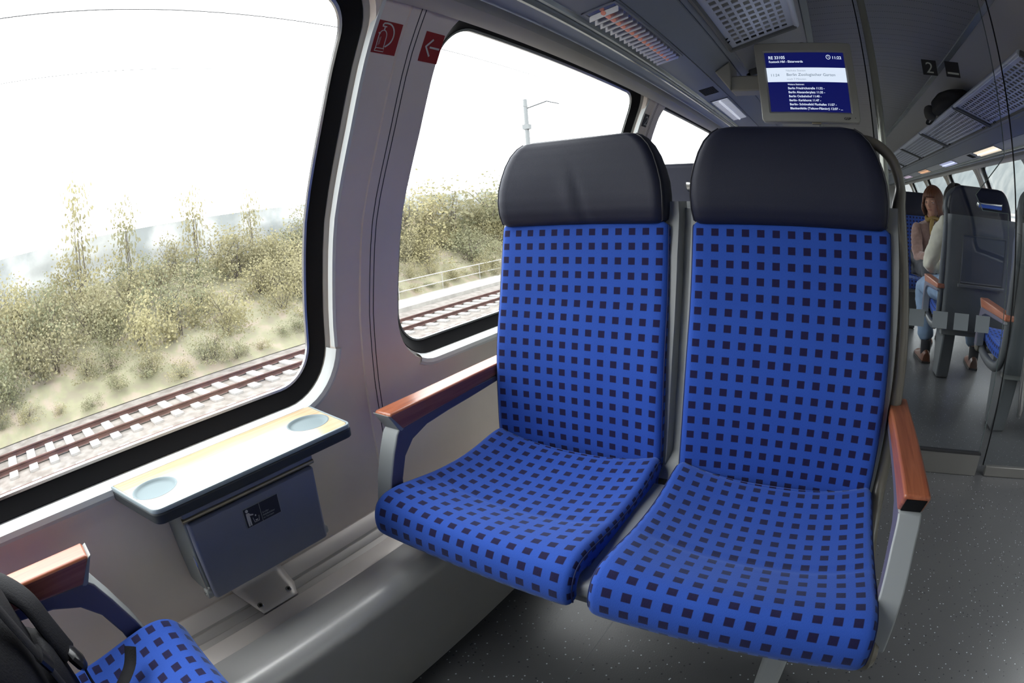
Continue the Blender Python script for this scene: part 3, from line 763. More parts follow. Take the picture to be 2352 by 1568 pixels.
def facing_row(yo, xw, xg, side, labels, flabel):
    a = make_seat(labels[0], xw, 1, 0, arm_side=0, back='dark'); b = make_seat(labels[1], xg, 1, 0, arm_side=-1 if side > 0 else 1, handle=-1 if side > 0 else 1, back='dark')
    c = seat_frame(flabel, min(xw, xg), max(xw, xg) + 0.452, 1, 0, xg + 0.10, col=M_shelld)
    for o in (a, b, c): o.location.y += yo
    return a, b, c
facing_row(PB, 1.215, 0.722, 1, ('dark blue window seat facing the lens beside the brown-jacketed passenger', 'dark blue gangway seat under the brown-jacketed passenger'), 'dark pedestal under the brown-jacketed passenger')
facing_row(PB - 1.0, -0.79, -0.297, -1, ('blue window seat facing the lens in the middle of the left side', 'blue gangway seat facing the lens in the middle of the left side'), 'dark pedestal of the facing pair in the middle of the left side')
# ------------------------------------------------------------------ fold table and waste bin
t = thing('window_table', 'narrow beech-topped window table with a round cup recess at each end', 'table', (-0.87, 0.34, -0.371))
def outline(d=0.0, r=0.018):
    c = [(-0.953, 0.100 + d), (-0.785 - d, 0.139 + d * 1.0), (-0.785 - d, 0.571 - d), (-0.953, 0.586 - d)]
    pts = [c[0]]
    for i in (1, 2):
        p, a, b = Vector(c[i]), Vector(c[i - 1]), Vector(c[(i + 1) % 4])
        u, v = (a - p).normalized(), (b - p).normalized()
        for k in range(7):
            tt = k / 6; q = (p + u * r) * (1 - tt) ** 2 + p * 2 * tt * (1 - tt) + (p + v * r) * tt * tt; pts.append((q.x, q.y))
    pts.append(c[3]); return pts
bm = BM(); prism(bm, [(x, y, -0.3985) for x, y in outline(0.0)], (0, 0, 0.0205)); link('table_edge', bm, M_tabedge, t, bevel=0.004)
bm = BM(); oa, ob = outline(0.0008), outline(0.0055, 0.014); NO = len(oa)
Rr = [[bm.verts.new((x, y, z)) for x, y in L_] for L_, z in ((oa, -0.3785), (oa, -0.3728), (outline(0.0018, 0.017), -0.3713), (ob, -0.3713), (ob, -0.3745))]
for a_, b_ in zip(Rr, Rr[1:]):
    for k in range(NO): bm.faces.new((a_[k], a_[(k + 1) % NO], b_[(k + 1) % NO], b_[k]))
link('rim', bm, M_tabrim, t, angle=50)
cups = [(-0.872, 0.172), (-0.872, 0.523)]
def cup_ring(bm, cx, cy_, r, z, n=40): return [bm.verts.new((cx + r * 0.93 * cos(2 * pi * k / n), cy_ + r * 1.02 * sin(2 * pi * k / n), z)) for k in range(n)]
bm = BM(); es = []
for lp in [[bm.verts.new((x, y, -0.3716)) for x, y in outline(0.0062, 0.014)]] + [cup_ring(bm, cx, cy2, 0.0440, -0.3716) for cx, cy2 in cups]:
    es += [bm.edges.new((lp[k], lp[(k + 1) % len(lp)])) for k in range(len(lp))]
bmesh.ops.triangle_fill(bm, use_beauty=True, use_dissolve=False, edges=es)
top = link('tabletop', bm, M_wood2, t, smooth=False)
for p in top.data.polygons:
    if p.normal.z < 0: p.flip()
for (cx, cy2) in cups:
    bm = BM(); rings = [cup_ring(bm, cx, cy2, r, h) for r, h in ((0.0450, -0.3714), (0.0435, -0.3711), (0.0410, -0.3716), (0.0385, -0.3745), (0.0350, -0.3762), (0.030, -0.3768))]
    for a_, b_ in zip(rings, rings[1:]):
        for k in range(40): bm.faces.new((a_[k], a_[(k + 1) % 40], b_[(k + 1) % 40], b_[k]))
    bm.faces.new(rings[-1]); link('cup_recess', bm, M_cup, t, angle=60)

b = thing('waste_bin', 'blue-grey metal waste bin hung on the wall under the window table', 'bin', (-0.88, 0.334, -0.61))
bm = BM()
sideP = [(-0.954, -0.405), (-0.822, -0.405), (-0.822, -0.432), (-0.835, -0.56), (-0.838, -0.595), (-0.905, -0.612), (-0.954, -0.618)]
prism(bm, [(x, 0.190, z) for x, z in sideP], (0, 0.285, 0)); link('bin_body', bm, M_binside, b, bevel=0.006)
bm = BM(); prism(bm, [(-0.822, 0.188, -0.397), (-0.806, 0.188, -0.397), (-0.806, 0.188, -0.416), (-0.822, 0.188, -0.418)], (0, 0.289, 0)); link('bin_lid', bm, M_binface, b, bevel=0.003)
bm = BM(); prism(bm, [(-0.826, 0.193, -0.430), (-0.806, 0.193, -0.426), (-0.803, 0.193, -0.432), (-0.815, 0.193, -0.590), (-0.820, 0.193, -0.597), (-0.835, 0.193, -0.598)], (0, 0.280, 0)); link('bin_flap', bm, M_binface, b, bevel=0.006)
bm = BM(); tube(bm, [(-0.812, 0.186, -0.4215), (-0.812, 0.479, -0.4215)], 0.0048, 12); link('flap_rod', bm, M_brass, b)
for yy in (0.186, 0.477):
    bm = BM(); tube(bm, [(-0.838, yy - 0.004, -0.588), (-0.838, yy + 0.008, -0.588)], 0.011, 16); h = link('hinge', bm, M_shell, b, bevel=0.002)
    bm = BM(); tube(bm, [(-0.838, yy - 0.0065 if yy < 0.3 else yy + 0.008, -0.588), (-0.838, yy - 0.004 if yy < 0.3 else yy + 0.0105, -0.588)], 0.005, 12); link('screw', bm, M_metal, h)
bm = BM(); tube(bm, smooth_pts([(-0.832, 0.187, -0.500), (-0.826, 0.186, -0.520), (-0.832, 0.186, -0.575)], 5), 0.0022, 8); link('spring_wire', bm, M_metal, b)
# fixing plate reaching down over the skirting
bm = BM(); pl = [(0.262, -0.612), (0.400, -0.612), (0.400, -0.700), (0.392, -0.728), (0.285, -0.728), (0.262, -0.690)]
PLX = [(-0.9515, -0.600), (-0.9515, -0.660), (-0.946, -0.6935), (-0.9385, -0.6985), (-0.913, -0.7160), (-0.903, -0.7185), (-0.886, -0.7265), (-0.876, -0.7290)]
def skx(z): return interp(-z, [-p[1] for p in PLX], [p[0] for p in PLX])
rows = []
for (x, z) in PLX:
    w0 = 0.262 + max(0, (-z - 0.69)) * 0.75; w1 = 0.402 - max(0, (-z - 0.718)) * 1.2
    rows.append([bm.verts.new((x, w0 + (w1 - w0) * k / 6, z)) for k in range(7)])
for p, q in zip(rows, rows[1:]):
    for k in range(6): bm.faces.new((p[k], p[k + 1], q[k + 1], q[k]))
pl_o = link('fixing_plate', bm, M_band, b, angle=80)
sol = pl_o.modifiers.new('s', 'SOLIDIFY'); sol.thickness = 0.0025; sol.offset = 0
for yy in (0.298, 0.378):
    z = -0.7215; bm = BM(); c = Vector((skx(z) + 0.001, yy, z)); nrm = Vector((0.45, 0, 0.89)).normalized()
    tube(bm, [c - nrm * 0.001, c + nrm * 0.003], 0.0072, 18); sc = link('screw', bm, M_metal, pl_o, bevel=0.001)
    bm = BM(); tube(bm, [c + nrm * 0.0028, c + nrm * 0.0036], 0.0032, 6); link('screw_socket', bm, M_black, sc)
# litter notice on the flap
def on_flap(y, z, d=0.0008):
    return Vector((interp(-z, [0.432, 0.590], [-0.803, -0.815]) + d, y, z))
fr, fu = Vector((0, 1, 0)), (on_flap(0, -0.44) - on_flap(0, -0.49)).normalized()
def quad(bm, o, r, u, w, h, d=0.0, depth=0.0005):
    n = Vector(r).cross(Vector(u)).normalized(); o = Vector(o) + n * d
    pts = [o, o + Vector(r) * w, o + Vector(r) * w + Vector(u) * h, o + Vector(u) * h]
    prism(bm, pts, -n * depth)
def poly_on(bm, o, r, u, pts, d=0.0, depth=0.0004):
    n = Vector(r).cross(Vector(u)).normalized(); o = Vector(o) + n * d
    prism(bm, [o + Vector(r) * x + Vector(u) * y for x, y in pts], -n * depth)
so = on_flap(0.302, -0.4855)
nt_ = thing('litter_notice', 'small dark notice with a litter-dropping figure on the waste bin front', 'sticker', tuple(so))
bm = BM(); quad(bm, so, fr, fu, 0.0785, 0.040, 0.0004); link('notice_border', bm, M_signg, nt_, smooth=False)
bm = BM(); quad(bm, so + fr * 0.0007 + fu * 0.0007, fr, fu, 0.0771, 0.0386, 0.0008); link('notice_field', bm, M_navy, nt_, smooth=False)
bm = BM(); quad(bm, so + fr * 0.0355 + fu * 0.0007, fr, fu, 0.0006, 0.0386, 0.0012); link('divider', bm, M_signg, nt_, smooth=False)
bm = BM()
def disc(cx, cy3, r, n=18): return [(cx + r * cos(2 * pi * k / n), cy3 + r * sin(2 * pi * k / n)) for k in range(n)]
poly_on(bm, so, fr, fu, disc(0.0075, 0.0345, 0.0032), 0.0012)
poly_on(bm, so, fr, fu, [(0.0045, 0.0300), (0.0105, 0.0300), (0.0135, 0.0262), (0.0195, 0.0240), (0.0190, 0.0218), (0.0125, 0.0232), (0.0115, 0.0245), (0.0118, 0.0165), (0.0118, 0.0030), (0.0090, 0.0030), (0.0082, 0.0150), (0.0074, 0.0030), (0.0044, 0.0030), (0.0040, 0.0170)], 0.0013)
for p in ([(0.0180, 0.0060), (0.0290, 0.0060), (0.0290, 0.0068), (0.0180, 0.0068)], [(0.0180, 0.0060), (0.0188, 0.0060), (0.0172, 0.0165), (0.0164, 0.0165)], [(0.0282, 0.0060), (0.0290, 0.0060), (0.0304, 0.0165), (0.0296, 0.0165)], [(0.0208, 0.0085), (0.0262, 0.0085), (0.0262, 0.0108), (0.0208, 0.0108)], [(0.0215, 0.0185), (0.0240, 0.0172), (0.0250, 0.0200), (0.0228, 0.0215)]):
    poly_on(bm, so, fr, fu, p, 0.0013)
link('litter_pictogram', bm, M_signw, nt_, smooth=False)
for i, s_ in enumerate(('Großer', 'Abfallbehälter', 'im Vorraum')):
    text_mesh('notice_text', s_, M_signg, nt_, fr, fu, so + fr * 0.0380 + fu * (0.0160 - 0.0056 * i) + Vector((0.0012, 0, 0)), 0.0052, squeeze=0.95)

# ------------------------------------------------------------------ signs on the pillars
def wall_frame(y, z):
    s = s_of_z(z); o = wall_pt(y, s, -0.0012); a = wall_pt(y, s + 0.02, -0.0012); return o, Vector((0, 1, 0)), (a - o).normalized()
o_, r_, u_ = wall_frame(0.6795, 0.3385)
fs = thing('fire_extinguisher_sign', 'dark red square sign showing a fire extinguisher on the pillar', 'sign', tuple(o_))
bm = BM(); quad(bm, o_, r_, u_, 0.068, 0.069, 0.001, 0.0012); link('sign_plate', bm, M_red, fs, smooth=False)
def stroke(bm, o, r, u, pts, w, d):
    pts = [Vector(p) for p in pts]
    n = Vector(r).cross(Vector(u)).normalized()
    L_ = []
    for i, p in enumerate(pts):
        t = (pts[min(i + 1, len(pts) - 1)] - pts[max(i - 1, 0)]).normalized(); q = Vector((-t.y, t.x)) * w / 2
        ww = [p + q, p - q]
        L_.append([bm.verts.new(Vector(o) + Vector(r) * a.x + Vector(u) * a.y + n * d) for a in ww])
    for a, b in zip(L_, L_[1:]): bm.faces.new((a[0], a[1], b[1], b[0]))
def arc(cx, cy4, r0, a0, a1, n=14, ry=None): return [(cx + r0 * cos(radians(a0 + (a1 - a0) * k / n)), cy4 + (ry or r0) * sin(radians(a0 + (a1 - a0) * k / n))) for k in range(n + 1)]
bm = BM(); W_ = 0.0021
stroke(bm, o_, r_, u_, [(0.0125, 0.0075), (0.0125, 0.036)] + arc(0.0225, 0.036, 0.010, 180, 0, 14, 0.013) + [(0.0325, 0.0125)], W_, 0.0018)
stroke(bm, o_, r_, u_, [(0.0110, 0.0045), (0.0345, 0.0045), (0.0345, 0.0110), (0.0115, 0.0110), (0.0110, 0.0045)], 0.0017, 0.0019)
stroke(bm, o_, r_, u_, [(0.0165, 0.016), (0.0165, 0.033)], 0.0008, 0.0018); stroke(bm, o_, r_, u_, [(0.0190, 0.019), (0.0190, 0.035)], 0.0008, 0.0018)
stroke(bm, o_, r_, u_, [(0.0225, 0.049), (0.0225, 0.0575)], 0.0032, 0.0018); stroke(bm, o_, r_, u_, [(0.0165, 0.0570), (0.0270, 0.0570)], 0.0026, 0.0019)
stroke(bm, o_, r_, u_, [(0.0100, 0.0425), (0.0150, 0.0400)], 0.0030, 0.0018)
stroke(bm, o_, r_, u_, [(0.0170, 0.0560), (0.0160, 0.0600), (0.0185, 0.0635), (0.0260, 0.0645)] + arc(0.0290, 0.0400, 0.0215, 80, -55, 20, 0.0245) + [(0.0350, 0.0150)], 0.0034, 0.0018)
link('extinguisher_pictogram', bm, M_signw, fs, smooth=False, recalc=False)
o_, r_, u_ = wall_frame(0.8155, 0.3385)
asg = thing('arrow_sign', 'dark red square sign with a pale arrow pointing left on the pillar', 'sign', tuple(o_))
bm = BM(); quad(bm, o_, r_, u_, 0.0600, 0.069, 0.001, 0.0012); link('sign_plate', bm, M_red, asg, smooth=False)
bm = BM(); stroke(bm, o_, r_, u_, [(0.0290, 0.0535), (0.0110, 0.0340)], 0.0046, 0.0018); stroke(bm, o_, r_, u_, [(0.0110, 0.0355), (0.0290, 0.0140)], 0.0046, 0.0018); stroke(bm, o_, r_, u_, [(0.0235, 0.0345), (0.0540, 0.0345)], 0.0044, 0.0019)
link('arrow', bm, M_signw, asg, smooth=False, recalc=False)
def number_sign(o_, r_, u_, w, h, label, m=M_signg):
    sg = thing('class_number_sign', label, 'sign', tuple(o_))
    bm = BM(); quad(bm, o_, r_, u_, w, h, 0.001, 0.0012); link('sign_plate', bm, M_signb, sg, smooth=False)
    n = Vector(r_).cross(Vector(u_)).normalized()
    text_mesh('number', '2', m, sg, r_, u_, Vector(o_) + Vector(r_) * w * 0.22 + Vector(u_) * h * 0.14 + n * 0.0018, h * 1.02, squeeze=0.9, width=w * 0.48)
    return sg
o_, r_, u_ = wall_frame(2.148, 0.328)
number_sign(o_, r_, u_, 0.072, 0.058, 'black sign with a grey figure 2 on the second window pillar')

# ------------------------------------------------------------------ luggage racks
def rack(y0, y1, side, label, group=None, detail=True):
    X = (lambda x: x) if side < 0 else (lambda x: 2 * X0 - x)
    r = thing('luggage_rack', label, 'luggage rack', (X(-0.18), (y0 + y1) / 2, 0.60), group)
    f_, b_ = Vector((-0.050, 0, 0.652)), Vector((-0.305, 0, 0.5665))
    def P(t, y, d=0.0):
        q = b_ + (f_ - b_) * t; nn = Vector((f_.z - b_.z, 0, -(f_.x - b_.x))).normalized()
        q = q + nn * d; return Vector((X(q.x), y, q.z))
    bm = BM(); tube(bm, [P(1.03, y0 + 0.01, 0), P(1.03, y1 - 0.01, 0)], 0.0125, 14); link('front_tube', bm, M_rackm, r)
    bm = BM(); tube(bm, [P(0.0, y0, 0.0), P(0.0, y1, 0.0)], 0.010, 10); link('rear_rail', bm, M_rackf, r)
    for ye, wd in ((y0 + 0.010, 0.020), (y1 - 0.010, 0.020)):
        bm = BM(); pr = [P(-0.02, ye - wd / 2, 0.012), P(1.02, ye - wd / 2, 0.014), P(1.02, ye - wd / 2, -0.012), P(-0.02, ye - wd / 2, -0.020)]
        prism(bm, pr, (0, wd, 0)); link('bracket', bm, M_rackf, r, bevel=0.003)
    # perforated shelf
    nx = 7; tx = [0.10 + 0.82 * k / nx for k in range(nx + 1)]
    pitch = 0.046; ny = int((y1 - y0 - 0.06) / pitch); ya = y0 + 0.03; bm = BM()
    def strip(t0, t1, u0, u1):
        vs = [bm.verts.new(P(t, y, 0.0)) for t, y in ((t0, u0), (t1, u0), (t1, u1), (t0, u1))]; bm.faces.new(vs)
    yb = ya + ny * pitch
    strip(0.0, tx[0] - 0.0, y0 + 0.01, y1 - 0.01); strip(tx[-1], 1.0, y0 + 0.01, y1 - 0.01)
    strip(tx[0], tx[-1], y0 + 0.01, ya); strip(tx[0], tx[-1], yb, y1 - 0.01)
    for i in range(nx):
        a, b2 = tx[i], tx[i + 1]; w = b2 - a
        if i: strip(a - 0.0, a + w * 0.16, ya, yb)
        else: strip(a, a + w * 0.16, ya, yb)
        strip(b2 - w * 0.16, b2, ya, yb)
        for j in range(ny):
            q = ya + j * pitch; strip(a + w * 0.16, b2 - w * 0.16, q, q + pitch * 0.19); strip(a + w * 0.16, b2 - w * 0.16, q + pitch * 0.81, q + pitch)
    sh = link('perforated_shelf', bm, M_rackm, r, smooth=False, recalc=False)
    sm = sh.modifiers.new('s', 'SOLIDIFY'); sm.thickness = 0.0025
    # pair of hooks under the rear rail
    for yh in (y0 + 0.10, y1 - 0.14):
        for dy in (0.0, 0.035):
            bm = BM(); c = P(-0.03, yh + dy, -0.012)
            tube(bm, smooth_pts([c, c + Vector((0.018 * -side, 0, -0.012)), c + Vector((0.028 * -side, 0.0, -0.004)), c + Vector((0.030 * -side, 0, 0.008))], 4), 0.003, 8); link('coat_hook', bm, M_black, r)
    return r
rack(0.58, 1.93, -1, 'perforated luggage rack on the left, above the near blue seats')
rack(-0.80, 0.56, -1, 'perforated luggage rack on the left above the large near window')
rack(2.34, 3.68, -1, 'perforated luggage rack on the left behind the monitor')
for k, lab in enumerate(('perforated luggage rack on the right, nearest the partition', 'perforated luggage rack on the right, second from the partition, a dark bag at its edge', 'perforated luggage rack on the right, third from the partition', 'perforated luggage rack on the right, fourth from the partition', 'perforated luggage rack on the right, farthest from the partition')):
    rack(2.02 + 1.34 * k, 3.34 + 1.34 * k, 1, lab)
# dark bag pushed over the edge of the right rack
bgt = thing('travel_bag', 'dark bag lying over the edge of the right luggage rack', 'bag', (0.93, 3.35, 0.66))
def blob(name, c, rad, m, parent, n=3, noise_a=0.0, seed=0, box_k=0.0, rot=None):
    bm = BM(); bmesh.ops.create_icosphere(bm, subdivisions=n, radius=1.0)
    rnd = random.Random(seed); ph = [rnd.uniform(0, 6) for _ in range(6)]
    R_ = rot or Matrix.Identity(3)
    for v in bm.verts:
        p = v.co.copy()
        if box_k: p = Vector([math.copysign(abs(q) ** (1 - box_k), q) for q in p])
        k = 1 + noise_a * (sin(p.x * 3 + ph[0]) * cos(p.y * 2.6 + ph[1]) + 0.6 * sin(p.z * 5 + ph[2] + p.x * 4) + 0.4 * sin(p.y * 9 + ph[3]))
        q = Vector((p.x * rad[0] * k, p.y * rad[1] * k, p.z * rad[2] * k)); v.co = R_ @ q + Vector(c)
    return link(name, bm, m, parent, angle=180)
blob('bag_body', (0.960, 3.62, 0.720), (0.105, 0.33, 0.058), M_bagc, bgt, 4, 0.06, 3, 0.35)
blob('bag_end_panel', (0.865, 3.91, 0.698), (0.045, 0.06, 0.052), mat('bag canvas', (0.05, 0.047, 0.042), 0.7), bgt, 3, 0.06, 5, 0.3)
bm = BM(); tube(bm, smooth_pts([(0.86, 3.90, 0.67), (0.845, 3.97, 0.635), (0.87, 3.99, 0.63), (0.90, 3.96, 0.66)], 6), 0.008, 8, flat=(1.6, 0.6)); link('bag_strap', bm, M_bagc, bgt)

# ------------------------------------------------------------------ ceiling lamps and air vents set in the cove panel
def cove_P(x, y, side, d=0.0):
    z = interp(-x, [0.4326, 0.519], [0.4916, 0.4715]); nn = Vector((-0.226, 0, -0.974)) * -d
    xx = x + nn.x; xx = xx if side < 0 else 2 * X0 - xx
    return Vector((xx, y, z + nn.z))
def lamp(y0, y1, side, label, cool, strength):
    r = thing('ceiling_lamp', label, 'lamp', (tuple(cove_P(-0.476, (y0 + y1) / 2, side))))
    bm = BM()
    for (xa, xb, ya, yb) in ((-0.521, -0.514, y0, y1), (-0.437, -0.431, y0, y1), (-0.521, -0.431, y0, y0 + 0.010), (-0.521, -0.431, y1 - 0.010, y1)):
        prism(bm, [cove_P(xa, ya, side, -0.001), cove_P(xb, ya, side, -0.001), cove_P(xb, ya, side, -0.004), cove_P(xa, ya, side, -0.004)], (0, yb - ya, 0))
    link('lamp_frame', bm, M_cove, r, smooth=False)
    bm = BM(); v = [bm.verts.new(cove_P(x, y, side, -0.0012)) for x, y in ((-0.515, y0 + 0.01), (-0.436, y0 + 0.01), (-0.436, y1 - 0.01), (-0.515, y1 - 0.01))]; bm.faces.new(v)
    link('reflector', bm, M_refl if strength < 0.9 else mat('lit reflector %s' % (cool,), (0.5, 0.5, 0.5), 0.4, emit=cool, estr=strength * 0.45), r, smooth=False)
    em = mat('tube glow %s %.2f' % (cool, strength), (0.5, 0.5, 0.5), 0.5, emit=cool, estr=strength * 0.6)
    bm = BM(); tube(bm, [cove_P(-0.476, y0 + 0.03, side, -0.0075), cove_P(-0.476, y1 - 0.03, side, -0.0075)], 0.006, 10); link('lamp_tube', bm, em, r)
    bm = BM(); n = int((y1 - y0) / 0.030); dl = 0.017 if strength < 0.9 else 0.007
    for k in range(1, n):
        y = y0 + (y1 - y0) * k / n
        prism(bm, [cove_P(-0.514, y, side, -0.002), cove_P(-0.436, y, side, -0.002), cove_P(-0.436, y + 0.004, side, -dl), cove_P(-0.514, y + 0.004, side, -dl)], (0, 0.0022, 0))
    link('louvre', bm, M_refl if strength < 0.9 else mat('lit louvre %s' % (cool,), (0.6, 0.6, 0.6), 0.5, emit=cool, estr=strength * 0.18), r, smooth=False)
    return r
M_refl = mat('lamp reflector', (0.55, 0.57, 0.62), 0.22, metal=0.9)
lamp(1.127, 1.69, -1, 'louvred ceiling lamp with orange glints above the near left window', (1.0, 0.20, 0.06), 0.30)  # orange tube emission stands in for glints reflected in the louvres
lamp(2.46, 3.07, -1, 'second louvred ceiling lamp on the left, beyond the air vent', (0.80, 0.85, 1.0), 0.9)
lamp(-0.25, 0.31, -1, 'louvred ceiling lamp above the large near window', (0.9, 0.9, 1.0), 0.8)
for k, (lab, c_, st) in enumerate((('bright warm ceiling lamp on the right above the far seats', (1.0, 0.80, 0.58), 4.0), ('bluish ceiling lamp on the right, second from the partition', (0.62, 0.66, 1.0), 2.2), ('orange-tinted ceiling lamp on the right, third from the partition', (1.0, 0.50, 0.25), 1.6), ('faint violet ceiling lamp at the far end on the right', (0.75, 0.55, 0.75), 1.2))):
    lamp(3.70 + 1.42 * k, 4.30 + 1.42 * k, 1, lab, c_, st)
def vent(y0, side, label):
    r = thing('air_vent', label, 'vent', tuple(cove_P(-0.476, y0, side)))
    bm = BM()
    for k in range(10):
        y = y0 + 0.013 * k
        prism(bm, [cove_P(-0.510, y, side, -0.0015), cove_P(-0.445, y, side, -0.0015), cove_P(-0.445, y + 0.006, side, -0.0015), cove_P(-0.510, y + 0.006, side, -0.0015)], (0, 0, 0.001))
    link('slots', bm, M_black, r, smooth=False)
vent(2.20, -1, 'small slotted air vent on the left between the two lamps'); vent(4.42, 1, 'small slotted air vent beside the bright warm lamp')

# ------------------------------------------------------------------ information monitor
mo = thing('information_monitor', 'grey passenger information monitor showing station times, carried by an arm from the left'
    , 'monitor', (-0.035, 2.0, 0.62))
MY = 1.97
bm = BM()
def rr2(x0, x1, z0, z1, r, n=6):
    out = []
    for cx, cz, a0 in ((x1 - r, z0 + r, -90), (x1 - r, z1 - r, 0), (x0 + r, z1 - r, 90), (x0 + r, z0 + r, 180)):
        for k in range(n + 1):
            a = radians(a0 + 90 * k / n); out.append((cx + r * cos(a), cz + r * sin(a)))
    return out
def ring_stack(bm, loops):
    R_ = [[bm.verts.new(p) for p in lp] for lp in loops]; n = len(R_[0])
    for a, b in zip(R_, R_[1:]):
        for k in range(n): bm.faces.new((a[k], a[(k + 1) % n], b[(k + 1) % n], b[k]))
    return R_
sx0, sx1, sz0, sz1 = -0.1855, 0.1190, 0.3320, 0.5585
def L3(x0, x1, z0, z1, r, y): return [(x, y, z) for x, z in rr2(x0, x1, z0, z1, r)]
R_ = ring_stack(bm, [L3(-0.205, 0.135, 0.31, 0.58, 0.02, MY + 0.11), L3(-0.215, 0.145, 0.30, 0.59, 0.02, MY + 0.09), L3(-0.222, 0.153, 0.294, 0.597, 0.012, MY + 0.04), L3(-0.222, 0.153, 0.294, 0.597, 0.012, MY), L3(-0.219, 0.150, 0.297, 0.594, 0.010, MY - 0.005), L3(sx0 - 0.007, sx1 + 0.007, sz0 - 0.007, sz1 + 0.007, 0.006, MY - 0.0045), L3(sx0 - 0.001, sx1 + 0.001, sz0 - 0.001, sz1 + 0.001, 0.002, MY + 0.001), L3(sx0, sx1, sz0, sz1, 0.001, MY + 0.004)])
bm.faces.new(R_[0])
link('monitor_housing', bm, M_moni, mo, angle=30)
scr = None
bm = BM(); box(bm, sx0, sx1, MY + 0.0015, MY + 0.004, sz0, sz1); scr = link('screen', bm, M_scrn, mo, smooth=False)
bm = BM(); box(bm, sx0, sx1, MY + 0.0008, MY + 0.0014, 0.4445, 0.4995); link('next_stop_band', bm, M_scrw, scr, smooth=False)
XR, ZU = Vector((1, 0, 0)), Vector((0, 0, 1))
def stx(s_, x, z, h, m, w=None, b=0.0): text_mesh('screen_text', s_, m, scr, XR, ZU, (x, MY + 0.0004, z), h, bold=b, width=w)
stx('RE 33105', -0.1722, 0.5335, 0.0165, M_scrw, 0.0625, 0.02)
stx('Rostock Hbf - Elsterwerda', -0.1722, 0.5190, 0.0120, M_scrw, 0.130, 0.02)
stx('11:22', 0.0720, 0.5335, 0.0150, M_scrw, 0.0345, 0.02)
stx('11:24', -0.1725, 0.4660, 0.0140, M_scrt, 0.0310)
stx('Nächste Station', -0.1113, 0.4845, 0.0105, M_scrtl, 0.0745)
stx('Berlin Zoologischer Garten', -0.1113, 0.4672, 0.0150, M_scrt, 0.1860)
stx('noch 7 Minuten', -0.1113, 0.4518, 0.0100, M_scrtl, 0.0720)
stx('Weitere Stationen:', -0.1113, 0.4318, 0.0085, M_scrw, 0.0635, 0.015)
for i, (s_, w) in enumerate((('Berlin Friedrichstraße 11:32 -', 0.139), ('Berlin Alexanderplatz 11:35 -', 0.139), ('Berlin Ostbahnhof 11:40 -', 0.1235), ('Berlin- Karlshorst 11:47 -', 0.120), ('Berlin- Schönefeld Flughafen 11:57 -', 0.178), ('Blankenfelde (Teltow-Fläming) 12:07 - ...', 0.200))):
    stx(s_, -0.1120, 0.4163 - 0.01515 * i, 0.0115, M_scrw, w, 0.02)
bm = BM(); stroke(bm, (0.0590, MY + 0.0006, 0.5405), XR, ZU, arc(0, 0, 0.0080, 0, 360, 28), 0.0020, 0.0); stroke(bm, (0.0590, MY + 0.0006, 0.5405), XR, ZU, [(0, 0.0055), (0, 0), (0.0038, -0.0028)], 0.0014, 0.0)
link('clock_symbol', bm, M_scrw, scr, smooth=False, recalc=False)
text_mesh('maker_mark', 'GSP', M_black, mo, XR, ZU, (0.0898, MY - 0.0056, 0.3045), 0.0125, bold=0.02, width=0.026)
bm = BM(); tube(bm, [(0.1340, MY - 0.0052, 0.312), (0.1340, MY - 0.0062, 0.312)], 0.0015, 8); link('indicator', bm, M_black, mo)
bm = BM(); quad(bm, (0.106, MY - 0.0055, 0.583), XR, ZU, 0.006, 0.006, 0.0); link('sensor', bm, M_shell, mo, smooth=False)
bm = BM(); box(bm, -0.035, 0.0, MY + 0.004, MY + 0.02, 0.286, 0.294); link('latch', bm, M_brass, mo, bevel=0.002)
bm = BM(); box(bm, -0.345, -0.18, 2.06, 2.16, 0.432, 0.495); link('mounting_arm', bm, M_moni, mo, bevel=0.006)
bm = BM(); prism(bm, [(-0.40, 2.04, 0.512), (-0.345, 2.04, 0.432), (-0.335, 2.04, 0.50), (-0.335, 2.04, 0.552)], (0, 0.16, 0)); link('wall_box', bm, M_moni, mo, bevel=0.006)
bm = BM(); tube(bm, [(-0.035, 2.02, 0.59), (-0.035, 2.02, 0.606), (-0.035, 2.02, 0.610)], [0.02, 0.02, 0.012], 14); link('top_knob', bm, M_dark, mo)

# ------------------------------------------------------------------ glass partition, pole, door
PY = 2.04
g = thing('glass_partition', 'clear glass partition with a row of frosted squares and a steel kick plate', 'partition', (0.49, PY, -1.0))
bm = BM()
outl = [(0.2055, -0.905), (0.778, -0.905), (0.778, 0.026), (0.6564, 0.026), (0.6261, 0.081), (0.7372, 0.198), (0.772, 0.235), (0.772, 0.93), (0.2055, 0.93)]
prism(bm, [(x, PY - 0.003, z) for x, z in outl], (0, 0.006, 0)); gp = link('glass_panel', bm, M_glass2, g, smooth=False)
bm = BM()
for a, b2 in zip(outl[1:7], outl[2:8]): tube(bm, [(a[0], PY - 0.001, a[1]), (b2[0], PY - 0.001, b2[1])], 0.0022, 6)
link('polished_edge', bm, mat('glass edge', (0.10, 0.13, 0.13), 0.15, spec=0.8), g)
bm = BM(); tube(bm, [(0.2055, PY, -0.9), (0.2055, PY, 0.925)], 0.0025, 6); link('edge_seal', bm, M_black, g)
bm = BM(); box(bm, 0.2055, 0.784, PY - 0.012, PY + 0.010, -1.0, -0.905); kp = link('kick_plate', bm, M_kick, g, bevel=0.003)
bm = BM(); box(bm, 0.2055, 0.786, PY - 0.013, PY + 0.012, -0.908, -0.900); link('kick_plate_lip', bm, M_dark, kp, smooth=False)
for k, xx in enumerate((0.347, 0.449, 0.5455, 0.6455)):
    bm = BM(); box(bm, xx, xx + 0.066, PY - 0.0045, PY - 0.0032, -0.421, -0.358); link('frosted_square', bm, M_frost, g, smooth=False)
d = thing('glass_door', 'clear glass door right of the partition with a curved chrome pull', 'door', (0.83, PY + 0.01, -1.0))
